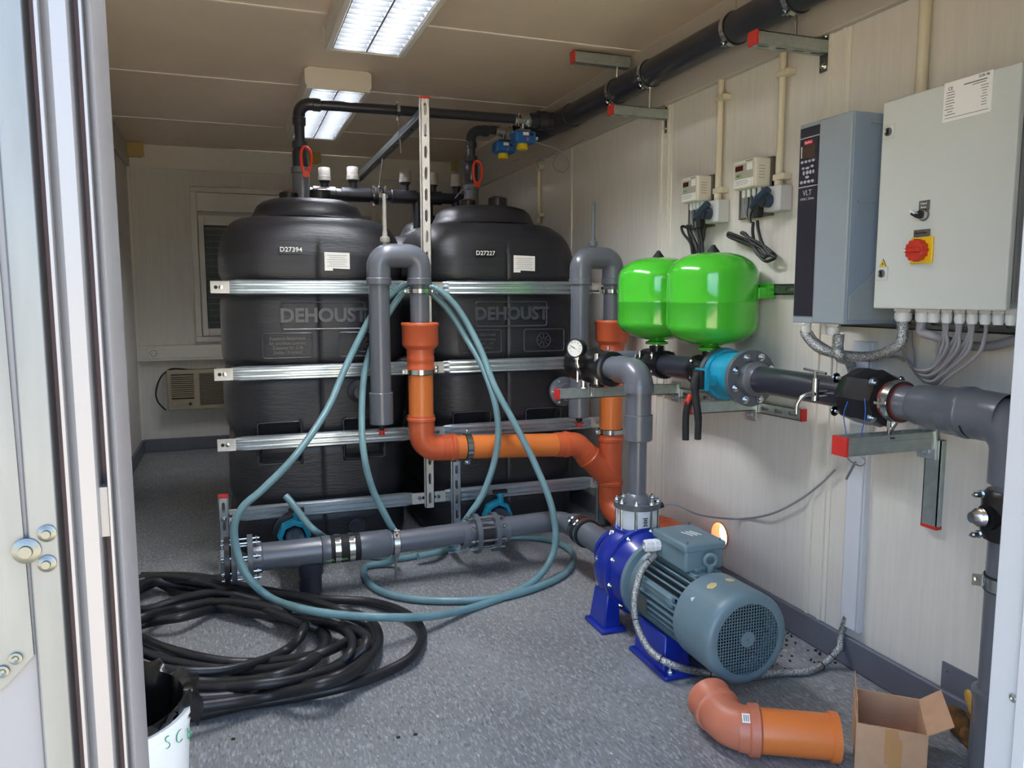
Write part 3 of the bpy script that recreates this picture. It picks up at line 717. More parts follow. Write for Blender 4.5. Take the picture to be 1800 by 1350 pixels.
pts = [P(905, 262, y=4.30), P(925, 270, y=4.3), P(945, 276, y=4.3), P(958, 284, y=4.25), P(958, 297, y=4.25), P(948, 301, y=4.25), P(943, 290, y=4.25), P(950, 280, y=4.3), P(975, 270, x=XR-.035)]
tag(MB().tube(cr(pts, 6), .0035, 6).build('signal_cable', 'cable_grey'), 'thin pale cable from the farther blue actuator to the wall conduit', 'cable')
pts = [P(800, 348, y=4.4), P(812, 335, y=4.35), P(835, 318, y=4.4), P(860, 300, y=4.5), P(890, 288, y=4.45), P(912, 280, y=4.35)]
tag(MB().tube(cr(pts, 5), .003, 6).build('signal_cable', 'cable_grey'), 'thin cable drooping behind the right fill pipe valve', 'cable')

# ------------------------------------------------------------------ the two grey U-bend overflow traps with orange drains
YU = 3.33; RU = .045
def trap(xl, xr, ztop, zl, zr, lb):
    t = thing('overflow_trap', lb, 'pipe', ((xl+xr)/2, YU, zr))
    MB().tube([(xl, YU, zl), (xl, YU, ztop-.08)], RU, 28).tube([(xr, YU, zr), (xr, YU, ztop-.08)], RU*.94, 28).build('pipe_leg', 'pvc_grey', t)
    mb = MB().tube(fil([(xl, YU, ztop-.17), (xl, YU, ztop-.045), (xr, YU, ztop-.045), (xr, YU, ztop-.17)], .050), RU*1.13, 28)
    socket(mb, (xl, YU, ztop-.155), (0, 0, 1), RU*1.13, .03); socket(mb, (xr, YU, ztop-.155), (0, 0, 1), RU*1.13, .03)
    mb.build('u_bend', 'pvc_grey', t)
    mb = MB(); socket(mb, (xl, YU, zl+.07), (0, 0, 1), RU*1.08, .14); mb.build('bottom_socket', 'pvc_grey', t)
    MB().cyl((xl, YU, zl), (xl, YU, zl-.02), .016).cyl((xl, YU, zl-.02), (xl, YU, zl-.03), .009).build('drain_cock', 'rubber', t)
    MB().cyl((xl, YU, zl-.028), (xl, YU, zl-.05), .012, 14).bb(xl-.022, xl+.022, YU-.005, YU+.005, zl-.036, zl-.028).build('cock_handle', 'cap_red', t)
    xm = xl+.03 if xl < 1 else (xl+xr)/2-.02
    MB().lathe((xm, YU, ztop-.01), (0, 0, 1), [(0, .013), (.02, .013), (.02, .02), (.028, .022), (.042, .02), (.045, .012), (.07, .009), (.22, .0075), (.225, 0)], 18).build('vent_nipple', 'vent_grey' if xl < 1 else 'pvc_grey', t)
    return t
trap(.595, .772, 1.418, .645, 1.06, 'grey U-bend overflow trap in front of the left tank')
trap(1.543, 1.712, 1.422, .625, 1.06, 'grey U-bend overflow trap beside the green vessels')
RO = .055
def kgsock(mb, o, ax, r=RO, L=.07):
    a = V(ax).normalized(); return mb.lathe(V(o), a, [(0, r*.97), (0, r+.004), (L*.62, r+.004), (L*.66, r+.0085), (L*.82, r+.0085), (L*.86, r+.005), (L, r+.005), (L, r)], 30)
YO = YU
dr = thing('drain_pipe', 'orange drain pipework under the left U-bend, running across to the right', 'pipe', (.77, YO, .5))
MB().lathe((.772, YO, 1.085), (0, 0, -1), [(0, .05), (0, .080), (.004, .083), (.014, .083), (.018, .080), (.095, .080), (.100, .078), (.116, .062), (.145, .0585), (.15, .0615), (.168, .0615), (.172, .059), (.19, .059), (.195, .0625), (.205, .0625), (.205, .05)], 32).build('reducer_socket', 'kg_red', dr)
MB().cyl((.772, YO, .90), (.772, YO, .60), RO, 30).build('pipe', 'kg_orange', dr)
zh0, zh1 = P(775, 787, y=YO).z, P(1000, 778, y=YO).z-.006
mb = MB(); kgsock(mb, (.772, YO, .605), (0, 0, 1)); mb.tube(fil([(.772, YO, .62), (.772, YO, zh0), (.88, YO, zh0-.001)], .075), RO*1.03, 30); kgsock(mb, (.86, YO, zh0), (1, 0, -.01)); mb.build('elbow', 'kg_red', dr)
MB().tube([(.90, YO, zh0-.001), (1.42, YO, zh1)], RO, 30).build('pipe', 'kg_orange', dr)
jx = 1.712
mb = MB(); kgsock(mb, (1.42, YO, zh1), (1, 0, -.02), L=.07); zb = .30
mb.tube(fil([(1.47, YO, zh1), (1.53, YO, zh1-.003), (jx, YO, zh1-.19)], .06), RO*1.02, 30)
dd = V((jx-1.53, 0, -.187)).normalized(); kgsock(mb, V((1.53, YO, zh1-.003))+dd*.05, dd, L=.06)
mb.build('bend', 'kg_red', dr)
MB().lathe((jx, YO, 1.085), (0, 0, -1), [(0, .05), (0, .080), (.004, .083), (.014, .083), (.018, .080), (.095, .080), (.100, .078), (.116, .062), (.145, .0585), (.15, .0615), (.168, .0615), (.172, .059), (.19, .059), (.195, .0625), (.205, .0625), (.205, .05)], 32).build('reducer_socket', 'kg_red', dr)
MB().cyl((jx, YO, .90), (jx, YO, .50), RO, 30).build('pipe', 'kg_orange', dr)
mb = MB(); kgsock(mb, (jx, YO, .44), (0, 0, 1), L=.09); mb.cyl((jx, YO, .47), (jx, YO, .28), RO*1.03, 30); kgsock(mb, (jx, YO, .23), (0, 0, 1), L=.08)
mb.build('branch', 'kg_red', dr)
mb = MB(); mb.tube(fil([(jx, YO, .26), (jx, YO, .17), (jx+.035, YO-.13, .11)], .07), RO*1.03, 30); kgsock(mb, (jx+.02, YO-.07, .135), (.2, -.9, -.35), L=.06)
mb.build('elbow', 'kg_red', dr)
dq = thing('floor_drain_pipe', 'orange drain pipe on the floor behind the pump, along the wall', 'pipe', (1.74, 2.9, .06))
mb = MB().tube(fil([(1.745, 3.15, .10), (1.74, 2.98, .11), (1.70, 2.86, .20), (1.70, 2.62, .205)], .08), RO*1.03, 28); kgsock(mb, (1.70, 2.84, .2), (0, -1, 0)); kgsock(mb, (1.70, 2.72, .205), (0, -1, 0), L=.08)
mb.build('bend', 'kg_red', dq)
MB().tube([(1.745, 3.12, .075), (1.70, 2.45, .205)], .001, 4).build('seam', 'kg_red', dq)
mb = MB().ring((XR+.014, hy, hz), (1, 0, 0), .0535, .0568, .040, 32)
tag(mb.build('wall_sleeve', 'kg_orange'), 'orange pipe sleeve lining the round daylight hole in the right-hand wall', 'pipe sleeve')
pclamp((.772, YO, .87), (0, 0, 1), RO+.001, 'clamp round the vertical orange pipe below the left U-bend', eu=(1, 0, 0))
pclamp((jx, YO, .545), (0, 0, 1), RO+.001, 'clamp round the vertical orange pipe beside the pump riser', eu=(1, 0, 0))
pclamp((.985, YO, P(820, 785, y=YO).z), (1, 0, -.01), RO+.001, 'clamp round the horizontal orange pipe on the floor-mounted strut', eu=(0, 0, 1), w_=.024)
pclamp((.772, YU, 1.222), (0, 0, 1), RU*.95, 'clamp on the right leg of the left U-bend, under the blue hose', eu=(1, 0, 0), w_=.018)
pclamp((jx, YU, 1.222), (0, 0, 1), RU*.95, 'clamp on the right leg of the right U-bend', eu=(1, 0, 0), w_=.018, rod=((jx-.06, YU, 1.222), (jx-.13, YU+.12, 1.225)))
# blank round flange on the front of the right tank
c = P(998, 690, y=3.52)
bf = thing('tank_flange', 'round grey tank outlet flange behind the pressure gauge', 'flange', c)
MB().lathe((c.x, 3.585, c.z), (0, -1, 0), [(0, .075), (.02, .075), (.022, .07), (.03, .045), (.07, .045), (.07, 0)], 32).build('flange_disc', 'pvc_grey', bf)
part_bolts(bf, (c.x, 3.57, c.z), (0, -1, 0), .06, 6, .03, .006)
c = P(636, 690, y=3.52)
bf = thing('tank_flange', 'round dark tank outlet flange behind the left U-bend leg', 'flange', c)
MB().lathe((c.x, 3.585, c.z), (0, -1, 0), [(0, .055), (.02, .055), (.022, .05), (.03, .033), (.06, .033), (.06, 0)], 32).build('flange_disc', 'pvc_dark', bf)
# small outlets low on the tanks
for px, py, lb in ((628, 925, 'small round outlet low on the left tank behind the grey suction pipe'),):
    c = P(px, py, y=3.57); q = thing('tank_outlet', lb, 'outlet', c)
    MB().lathe((c.x, 3.60, c.z), (0, -1, 0), [(0, .04), (.03, .04), (.03, .028), (.05, .028), (.05, 0)], 24).build('outlet_body', 'pvc_dark', q)

# ================================================================== grey suction pipe in front of the tanks
YS_, ZS = 3.11, .178
sp = thing('suction_pipe', 'grey suction pipe lying low across the front of both tanks to the pump', 'pipe', (.6, YS_, ZS))
xf = P(440, 976, y=YS_).x
MB().cyl((xf-.01, YS_, ZS), (.33, YS_, ZS), .055, 32).build('pipe', 'pvc_grey', sp)
x1_, x2_, x3_ = P(577, 965, y=YS_).x, P(628, 962, y=YS_).x, P(682, 958, y=YS_).x
mb = MB(); mb.lathe((.335, YS_, ZS), (-1, 0, 0), [(0, .05), (0, .0575), (.03, .0575), (.035, .055)], 32); mb.build('socket', 'pvc_grey', sp)
MB().cyl((x1_-.03, YS_, ZS), (x2_+.03, YS_, ZS), .056, 32).build('rubber_coupling', 'rubber', sp)
for x in (x1_+.035, x2_-.025):
    MB().ring((x, YS_, ZS), (1, 0, 0), .056, .0585, .022, 36).box((x, YS_-.03, ZS+.055), (.02, .03, .01)).build('coupling_band', 'steel', sp)
MB().ring((x1_+.05, YS_, ZS-.001), (1, 0, 0), .0557, .0562, .06, 36).build('coupling_sleeve', 'rubber', sp)
for q, xx in enumerate((x1_+.0, x1_+.055)): text('coupling_print', 'NBR', .018, (xx, YS_-.050, ZS-.028), (1, 0, 0), (0, .35, 1), 'green_print', sp, .0004)
MB().lathe((x2_+.01, YS_, ZS), (1, 0, 0), [(0, .05), (0, .057), (x3_-x2_-.01, .057), (x3_-x2_, .051), (x3_-x2_+.0, .045)], 32).build('reducer', 'pvc_grey', sp)
xe = P(985, 905, y=YS_).x
mb = MB().tube(fil([(x3_, YS_, ZS), (xe, YS_, ZS+.02), (1.372, 2.86, .205)], .085, 10), .046, 30)
mb.build('pipe', 'pvc_grey', sp)
mb = MB(); socket(mb, (xe-.12, YS_, ZS+.016), (1, 0, .02), .050, .06); socket(mb, (1.365, 2.97, .203), (0, 1, 0), .051, .07)
MB().lathe((1.372, 3.00, .204), (0, -1, 0), [(0, .045), (0, .052), (.05, .052), (.06, .058), (.13, .058), (.14, .052), (.37, .052)], 30).build('reducer', 'pvc_grey', sp)
MB().ring((1.372, 2.90, .204), (0, 1, 0), .052, .0605, .085, 30).build('rubber_coupling', 'rubber', sp)
for y in (2.925, 2.875): clamp_mb((1.372, y, .204), (0, 1, 0), .060, .014, eu=(-.7, 0, .7)).build('hose_clip', 'steel', sp)
def flange(parent, x, name='flange', mt='flange_grey', ro=.093): return MB().ring((x, YS_, ZS), (1, 0, 0), .045, ro, .02).build(name, mt, parent)
flange(sp, xf); flange(sp, xf-.06); flange(sp, xf-.085, 'blank_flange', 'pvc_black')
MB().cyl((xf-.06, YS_, ZS), (xf-.095, YS_, ZS), .06, 24).build('blank_cover', 'pvc_black', sp)
part_bolts(sp, (xf-.035, YS_, ZS), (1, 0, 0), .077, 8, .13, .009, .5)
MB().lathe((xf+.012, YS_, ZS), (1, 0, 0), [(0, .065), (.03, .062), (.034, .055)], 30).build('stub_collar', 'pvc_grey', sp)
xa_, xb_ = P(836, 940, y=YS_).x, P(868, 933, y=YS_).x
flange(sp, xa_, ro=.085); flange(sp, xb_, ro=.085)
MB().cyl((xa_, YS_, ZS), (xb_, YS_, ZS), .055, 30).build('wafer_seal', 'pvc_black', sp)
part_bolts(sp, ((xa_+xb_)/2, YS_, ZS), (1, 0, 0), .07, 8, .15, .008, .25)
mb = MB(); socket(mb, (xa_-.04, YS_, ZS), (1, 0, 0), .049, .05); mb.build('socket', 'pvc_grey', sp)
mb = MB(); socket(mb, (xb_+.04, YS_, ZS), (1, 0, 0), .049, .05); mb.build('socket', 'pvc_grey', sp)
MB().lathe((P(545, 990, y=YS_).x, YS_, ZS-.04), (0, 0, -1), [(0, .052), (.05, .052), (.06, .045), (.125, .045), (.125, 0)], 28).build('bottom_outlet', 'pvc_dark', sp)
# branch stubs running back to the tanks, with teal valves
for px, lb in ((515, 'teal tank outlet valve behind the suction pipe at the left tank'), (868, 'teal tank outlet valve behind the suction pipe at the right tank')):
    x = P(px, 920, y=3.42).x
    v = thing('outlet_valve', lb, 'valve', (x, 3.42, .13))
    MB().lathe((x, 3.40, .175), (0, 1, 0), [(0, .05), (0, .085), (.02, .085), (.02, .05), (.17, .05)], 30).build('flange_ring', 'pvc_black', v)
    MB().lathe((x, 3.34, .175), (0, 1, 0), [(0, .05), (0, .066), (.012, .07), (.05, .07), (.055, .05)], 8).lathe((x+.015, 3.365, .23), (0, 0, 1), [(0, .016), (.035, .016), (.037, .022), (.05, .022), (.05, 0)], 8).build('valve_body', 'teal_cast', v)
    MB().cyl((x, 3.40, .175), (x, 3.17, .175), .04, 24).build('stub_pipe', 'pvc_dark', v)
    MB().bb(x-.02, x+.045, 3.35, 3.38, .278, .292).build('valve_lever', 'rubber', v)
pclamp((.603, YS_, ZS+.0), (1, 0, 0), .046, 'clamp on the suction pipe carried by a thin rod to the floor', eu=(0, -.5, .85), rod=((.603, YS_, ZS-.046), (.603, YS_, .012)), w_=.024)
t = thing('floor_anchor', 'small anchor plate with bolts at the left foot of the tank frame', 'anchor', (-.06, 3.44, 0))
MB().bb(-.09, -.03, 3.37, 3.475, 0, .11).build('angle_foot', 'galv_dull', t, bevel=.003)
for zz in (.035, .08): MB().hexb((-.06, 3.37, zz), (0, -1, 0), .012).build('bolt', 'steel', t)

# ================================================================== blue pump with grey motor
AX, AZ = 1.375, .205
pm = thing('pump', 'blue centrifugal pump with a grey finned electric motor standing on the floor', 'pump', (AX, 2.3, 0))
def AY(y): return (AX, y, AZ)
vol = MB().lathe(AY(2.63), (0, -1, 0), [(0, .04), (0, .088), (.022, .088), (.024, .06), (.06, .062), (.09, .10), (.115, .138), (.14, .156), (.175, .162), (.21, .156), (.225, .15), (.228, .163), (.25, .163), (.252, .152), (.285, .146), (.31, .13), (.33, .125), (.345, .125)], 56)
vol.tube(cr([(AX+.02, 2.455, AZ+.06), (AX+.0, 2.455, AZ+.10), (AX, 2.455, AZ+.125), (AX, 2.455, .352)], 5), [.09]*5+[.082]*5+[.07]*5+[.068], 32)
vb = vol.build('volute', 'pump_blue', pm)
MB().lathe((AX, 2.455, .335), (0, 0, 1), [(0, .05), (0, .07), (.002, .083), (.02, .085), (.022, .05)], 40).build('discharge_flange', 'pump_blue', pm)
MB().torus(AY(2.44), (0, 1, 0), .150, .006, 56, 8).torus(AY(2.395), (0, 1, 0), .128, .005, 56, 8).build('casting_rib', 'pump_blue', pm)
for i in range(10):
    q = 2*PI*i/10+.2; c = V(AY(2.376))+V((math.cos(q), 0, math.sin(q)))*.150
    MB().hexb(c, (0, -1, 0), .009).build('casing_bolt', 'steel', pm)
for q in (2.2, 2.9, 3.5):
    c = V(AY(2.47))+V((math.cos(q), 0, math.sin(q)))*.157
    MB().hexb(c, (math.cos(q), -.3, math.sin(q)), .009).build('plug', 'steel', pm)
# pump feet
def leg(pts_top, pts_bot, parent, name='foot'):
    vs = [V(p) for p in pts_top]+[V(p) for p in pts_bot]
    return MB().add(vs, [(0, 1, 2, 3), (7, 6, 5, 4), (0, 4, 5, 1), (1, 5, 6, 2), (2, 6, 7, 3), (3, 7, 4, 0)])
for q in (-1, 1):
    m_ = leg([(AX+q*.10, 2.40, AZ-.05), (AX+q*.14, 2.40, AZ-.03), (AX+q*.14, 2.50, AZ-.03), (AX+q*.10, 2.50, AZ-.05)], [(AX+q*.10, 2.38, .012), (AX+q*.17, 2.38, .012), (AX+q*.17, 2.50, .012), (AX+q*.10, 2.50, .012)], pm)
    m_.bb(min(AX+q*.085, AX+q*.185), max(AX+q*.085, AX+q*.185), 2.36, 2.51, 0, .016); f_ = m_.build('pump_foot', 'pump_blue', pm, bevel=.006)
    MB().hexb((AX+q*.155, 2.40, .016), (0, 0, 1), .011).build('foot_bolt', 'steel', f_)
    m_ = leg([(AX+q*.03, 2.06, AZ-.11), (AX+q*.11, 2.06, AZ-.09), (AX+q*.11, 2.25, AZ-.09), (AX+q*.03, 2.25, AZ-.11)], [(AX+q*.03, 2.03, .012), (AX+q*.135, 2.03, .012), (AX+q*.135, 2.22, .012), (AX+q*.03, 2.22, .012)], pm)
    m_.bb(min(AX+q*.03, AX+q*.15), max(AX+q*.03, AX+q*.15), 1.99, 2.23, 0, .016); f_ = m_.build('motor_foot', 'pump_blue', pm, bevel=.006)
    MB().hexb((AX+q*.115, 2.02, .016), (0, 0, 1), .010).build('foot_bolt', 'steel', f_)
# motor
MB().lathe(AY(2.292), (0, -1, 0), [(0, .1), (0, .152), (.022, .152), (.026, .132), (.035, .128), (.05, .12)], 48).build('motor_flange', 'motor_grey', pm)
nf = 38; poly = []
for i in range(nf):
    q = 2*PI*i/nf; horiz = (i/nf)
    for dq, r in ((-.42, .108), (-.16, .108), (-.12, .131), (.12, .131), (.16, .108)):
        a = q+dq*2*PI/nf; poly.append((math.cos(a)*r, math.sin(a)*r))
MB().ext(poly, (AX, 2.25, AZ), (1, 0, 0), (0, 0, 1), .27).build('finned_body', 'motor_grey', pm)
MB().cyl(AY(2.25), AY(1.99), .1085, 32).build('fin_shade_core', 'fin_shade', pm)  # dark drum just over the valleys, painting the shade between fins
mb = MB()
for q in (-1, ): mb.box((AX-.112, 2.11, AZ+.035), (.02, .2, .055), Euler((0, -.28, 0)).to_matrix())
mb.box((AX-.118, 2.02, AZ+.045), (.02, .025, .03)).build('side_pad', 'motor_grey', pm, bevel=.004)
MB().box((AX-.1305, 2.18, AZ-.02), (.002, .07, .05)).build('rating_plate', 'steel_dark', pm)
# fan cover with square-hole grille
prof = [(0, .132), (0, .137), (.160, .1395), (.174, .139), (.182, .135), (.187, .127), (.188, .118), (.187, .111)]
MB().lathe(AY(1.975), (0, -1, 0), prof, 56).build('fan_cover', 'motor_grey', pm)
mb = MB(); Rg = .112; yg = 1.975-.185; n = 24; p = 2*Rg/n
for i in range(n+1):
    o_ = -Rg+i*p; L = math.sqrt(max(0, Rg*Rg-o_*o_))
    if L > .004: mb.box((AX+o_, yg, AZ), (.0018, .003, 2*L)); mb.box((AX, yg, AZ+o_), (2*L, .003, .0018))
mb.ring((AX, yg, AZ), (0, 1, 0), .107, .113, .004, 56).lathe((AX, yg+.002, AZ), (0, -1, 0), [(0, .024), (.004, .024), (.004, .004), (.001, .004)], 24)
mb.build('fan_grille', 'motor_grey', pm)
mb = MB().cyl((AX, 1.86, AZ), (AX, 1.815, AZ), .03, 20)
for i in range(7):
    q = 2*PI*i/7; mb.box((AX+math.cos(q)*.06, 1.835, AZ+math.sin(q)*.06), (.075, .04, .004), Euler((0, -q, 0)).to_matrix())
mb.cyl((AX, 1.89, AZ), (AX, 1.87, AZ), .125, 32); mb.build('cooling_fan', 'fan_shade_black', pm)  # fan with backing disc, coloured black as the shaded inside of the cover
# terminal box, eye bolt, stickers
tb = MB().bb(AX-.065, AX+.075, 2.025, 2.215, AZ+.125, AZ+.205).build('terminal_box', 'motor_grey', pm, bevel=.008)
MB().bb(AX-.072, AX+.082, 2.018, 2.222, AZ+.19, AZ+.218).build('box_lid', 'motor_grey', tb, bevel=.008, seg=3)
for dx in (-.055, .065):
    for yy in (2.03, 2.21): MB().hexb((AX+dx, yy, AZ+.216), (0, 0, 1), .004, .003).build('lid_screw', 'steel_dark', tb)
mb = MB()
for k in range(3): mb.box((AX+.0+k*.016, 2.12, AZ+.219), (.003, .05, .002), Euler((0, 0, .3)).to_matrix())
mb.build('lid_marking', 'label_white', tb)
MB().bb(AX-.05, AX+.05, 1.99, 2.03, AZ+.10, AZ+.128).bb(AX-.03, AX+.03, 2.02, 2.22, AZ+.10, AZ+.14).build('box_base', 'motor_grey', pm, bevel=.003)
MB().cyl((AX+.01, 2.0, AZ+.12), (AX+.01, 2.0, AZ+.150), .011, 14).torus((AX+.01, 2.0, AZ+.168), (.35, 1, 0), .018, .0065, 28, 10).build('lifting_eye', 'motor_grey', pm)
mb = MB(); q = math.radians(98)
for dq, r_, nm_, mt_ in ((112, .016, 'gold_sticker', 'sticker_gold'), (85, .014, 'gold_sticker', 'sticker_gold')):
    a = math.radians(dq); nn = V((math.cos(a), 0, math.sin(a))); ux = V((math.sin(a), 0, -math.cos(a)))
    MB().ext([(r_*math.cos(t_*PI/3)*1.1, r_*math.sin(t_*PI/3)) for t_ in range(6)], V(AY(1.90))+nn*.1385, ux, (0, 1, 0), .0012).build(nm_, mt_, pm)
a = math.radians(140); nn = V((math.cos(a), 0, math.sin(a)))
MB().ext([(-.008, -.005), (.008, -.005), (0, .008)], V(AY(1.92))+nn*.1385, (-math.sin(a), 0, math.cos(a)), (0, 1, 0), .001).build('warning_triangle', 'label_white', pm)
# white check valve body, flange and discharge riser
YD = 2.455
cv = thing('check_valve', 'white flanged valve body bolted on top of the blue pump', 'valve', (AX, YD, .357))
MB().lathe((AX, YD, .357), (0, 0, 1), [(0, .05), (0, .071), (.004, .073), (.07, .073), (.074, .071), (.074, .05)], 44).build('valve_body', 'white_plastic', cv)
MB().ring((AX, YD, .441), (0, 0, 1), .03, .085, .020, 44).build('upper_flange', 'flange_grey', cv)
part_bolts(cv, (AX, YD, .395), (0, 0, 1), .075, 8, .13, .010, .3)
MB().box((AX-.006, YD-.0735, .39), (.024, .002, .034)).build('type_label', 'label_white', cv)
mb = MB()
for k in range(5): mb.box((AX-.006, YD-.0747, .377+k*.0065), (.018-.004*(k % 2), .001, .004))
mb.build('label_print', 'black_print', cv)
rs = thing('discharge_pipe', 'grey riser from the pump, turning back to the black fitting above', 'pipe', (AX, YD, .45))
MB().cyl((AX, YD, .445), (AX, YD, .70), .032, 26).build('pipe', 'pvc_grey', rs)
MB().lathe((AX, YD, .45), (0, 0, 1), [(0, .05), (.02, .044), (.03, .032)], 26).build('socket', 'pvc_grey', rs)
z0, z1, z2 = P(1123, 774, y=YD).z, P(1123, 728, y=YD).z, P(1123, 690, y=YD).z
MB().lathe((AX, YD, z0), (0, 0, 1), [(0, .033), (0, .047), (.004, .051), (z1-z0-.002, .051), (z1-z0, .047)], 30).build('reducer_sleeve', 'pvc_grey', rs)
MB().cyl((AX, YD, z1-.01), (AX, YD, z2+.02), .045, 30).build('pipe', 'pvc_grey', rs)
ZH = .918
MB().tube(fil([(AX, YD, z2), (AX, YD, ZH+.005), (AX, YD+.15, ZH+.005)], .06, 10), .052, 32).lathe((AX, YD, z2), (0, 0, 1), [(-.0, .045), (0, .0535), (.03, .0535), (.033, .052)], 30).build('elbow', 'pvc_grey', rs)
MB().cyl((AX, YD+.14, ZH+.005), (AX, 2.78, ZH+.005), .046, 28).build('pipe', 'pvc_grey', rs)
bt = thing('black_tee', 'black moulded clamp fitting with bolts beside the pressure gauge', 'fitting', (AX, 2.9, ZH))
MB().lathe((AX, 3.0, ZH), (0, -1, 0), [(0, .001), (0, .05), (.01, .066), (.04, .072), (.06, .064), (.12, .064), (.14, .073), (.18, .073), (.20, .062), (.27, .062), (.275, .068), (.335, .068), (.34, .06), (.34, .045)], 28).lathe((AX, 2.80, ZH-.05), (0, 0, -1), [(0, .03), (.03, .032), (.035, .02), (.035, 0)], 16).build('fitting_body', 'pp_black', bt)
for q in (-1, 1):
    for s_ in (-1, 1):
        c = V((AX+q*.068, 2.84, ZH+s_*.035))
        MB().cyl(c-V((0, 0, .03)), c+V((0, 0, .03)), .005, 8).hexb(c+V((0, 0, .028)), (0, 0, 1), .008).build('bolt', 'steel', bt)
MB().cyl((AX-.05, 2.70, ZH-.06), (AX-.05, 2.70, ZH+.06), .012, 12).build('clamp_spring', 'steel', bt)
MB().tube(fil([(AX, 2.93, ZH), (1.52, 2.99, ZH), (1.67, 2.99, ZH), (1.67, 2.9, ZH)], .05), .045, 24).build('cross_pipe', 'pvc_grey', bt)
MB().lathe((AX, 2.85, ZH-.055), (0, 0, -1), [(0, .02), (.02, .022), (.03, .014), (.07, .012), (.07, 0)], 14).build('support_stud', 'steel', bt)
g = P(1011, 612, y=2.78)
pg = thing('pressure_gauge', 'small round pressure gauge on an angled nickel elbow left of the black fitting', 'gauge', g)
nv = V((-.80, -.60, .05)).normalized()
MB().lathe(g, nv, [(-.04, 0), (-.04, .033), (-.004, .035), (.0, .038), (.004, .038), (.004, .0335), (.0, .0335)], 30).build('gauge_case', 'rubber', pg)
MB().lathe(g, nv, [(.0005, .0335), (.0012, .0335), (.0012, 0)], 30).build('gauge_dial', 'gauge_face', pg)
a, u, w2 = basis(nv)
mb = MB()
for k in range(9): q = -2.2+k*.55; d_ = V((math.sin(q)*u.x, math.sin(q)*u.y, 0))+V((0, 0, math.cos(q))); mb.tube([g+nv*.002+d_*.021, g+nv*.002+d_*.026], .0008, 4)
mb.tube([g+nv*.0025, g+nv*.0025+V((u.x, u.y, .5)).normalized()*.02], .0011, 5); mb.build('gauge_needle', 'black_print', pg)
e = V((AX-.055, 2.83, ZH-.035))
MB().tube(fil([g-nv*.018+V((0, 0, -.025)), g-nv*.018+V((0, 0, -.07)), e], .02), .009, 12).tube([g-nv*.018+V((0, 0, -.028)), g-nv*.018+V((0, 0, -.045))], .014, 6).tube([g-nv*.018+V((0, 0, -.06)), g-nv*.018+V((0.004, 0, -.075))], .014, 10).build('nickel_elbow', 'steel', pg)

# ================================================================== discharge header along the wall
HX = 1.67
hd = thing('header_pipe', 'dark header pipe running along the right-hand wall under the green vessels', 'pipe', (HX, 2.1, ZH))
MB().cyl((HX, 2.95, ZH), (HX, 2.36, ZH), .045, 28).build('pipe', 'pvc_dark', hd)
for i, y in enumerate((2.84, 2.45)):
    MB().lathe((HX, y+.08, ZH), (0, -1, 0), [(0, .046), (0, .058), (.03, .060), (.05, .054), (.11, .054), (.13, .06), (.16, .058), (.16, .046)], 28).cyl((HX, y, ZH), (HX, y, ZH+.075), .03, 20).bb(HX-.035, HX+.035, y-.05, y+.05, ZH+.038, ZH+.052).build('black_saddle', 'pp_black', hd)
    for q in (-1, 1):
        for s_ in (-1, 1): MB().cyl((HX+q*.052, y+s_*.05, ZH-.03), (HX+q*.052, y+s_*.05, ZH+.04), .005, 8).hexb((HX+q*.052, y+s_*.05, ZH+.036), (0, 0, 1), .008).build('bolt', 'steel', hd)
bv = thing('butterfly_valve', 'teal butterfly valve with black lever between grey flanges on the header', 'valve', (HX, 2.3, ZH))
MB().ring((HX, 2.37, ZH), (0, 1, 0), .045, .095, .022, 44).build('flange', 'flange_grey', bv)
MB().lathe((HX, 2.20, ZH), (0, -1, 0), [(-.02, .045), (-.02, .098), (0, .098), (.002, .062), (.03, .06), (.036, .052), (.05, .046)], 44).build('flange', 'flange_grey', bv)
MB().ring((HX, 2.29, ZH), (0, 1, 0), .045, .084, .125, 44).ring((HX, 2.235, ZH), (0, 1, 0), .05, .092, .022, 44).ring((HX, 2.345, ZH), (0, 1, 0), .05, .092, .022, 44).cyl((HX-.07, 2.30, ZH-.01), (HX-.135, 2.30, ZH-.01), .024, 20).bb(HX-.14, HX-.128, 2.265, 2.335, ZH-.045, ZH+.03).build('valve_body', 'teal_cast', bv)
part_bolts(bv, (HX, 2.285, ZH), (0, 1, 0), .078, 8, .20, .010, .5)
MB().tube(cr([(HX-.15, 2.30, ZH+.015), (HX-.165, 2.295, ZH-.02), (HX-.168, 2.285, ZH-.07), (HX-.165, 2.27, ZH-.14), (HX-.165, 2.27, ZH-.215)], 5), [.016]*8+[.013]*8+[.012]*5, 10).bb(HX-.155, HX-.14, 2.275, 2.33, ZH-.04, ZH+.025).build('lever', 'rubber', bv, bevel=.003)
MB().tube(cr([(HX-.165, 2.31, ZH-.07), (HX-.178, 2.325, ZH-.12), (HX-.178, 2.325, ZH-.225)], 5), .0125, 10).build('lever', 'rubber', bv)
MB().box((HX-.176, 2.315, ZH-.085), (.014, .016, .05), Euler((.3, 0, 0)).to_matrix()).build('lever_trigger', 'valve_red', bv, bevel=.003)
h2 = thing('header_pipe', 'near part of the header with black clamp coupling, bending down at the right edge', 'pipe', (HX, 1.6, ZH))
MB().cyl((HX, 2.18, ZH), (HX, 1.74, ZH), .045, 28).build('pipe', 'pvc_dark', h2)
MB().lathe((HX, 1.745, ZH), (0, -1, 0), [(0, .046), (0, .064), (.02, .078), (.06, .08), (.085, .078), (.11, .08), (.135, .07), (.145, .05)], 8).build('black_coupling', 'pp_black', h2)
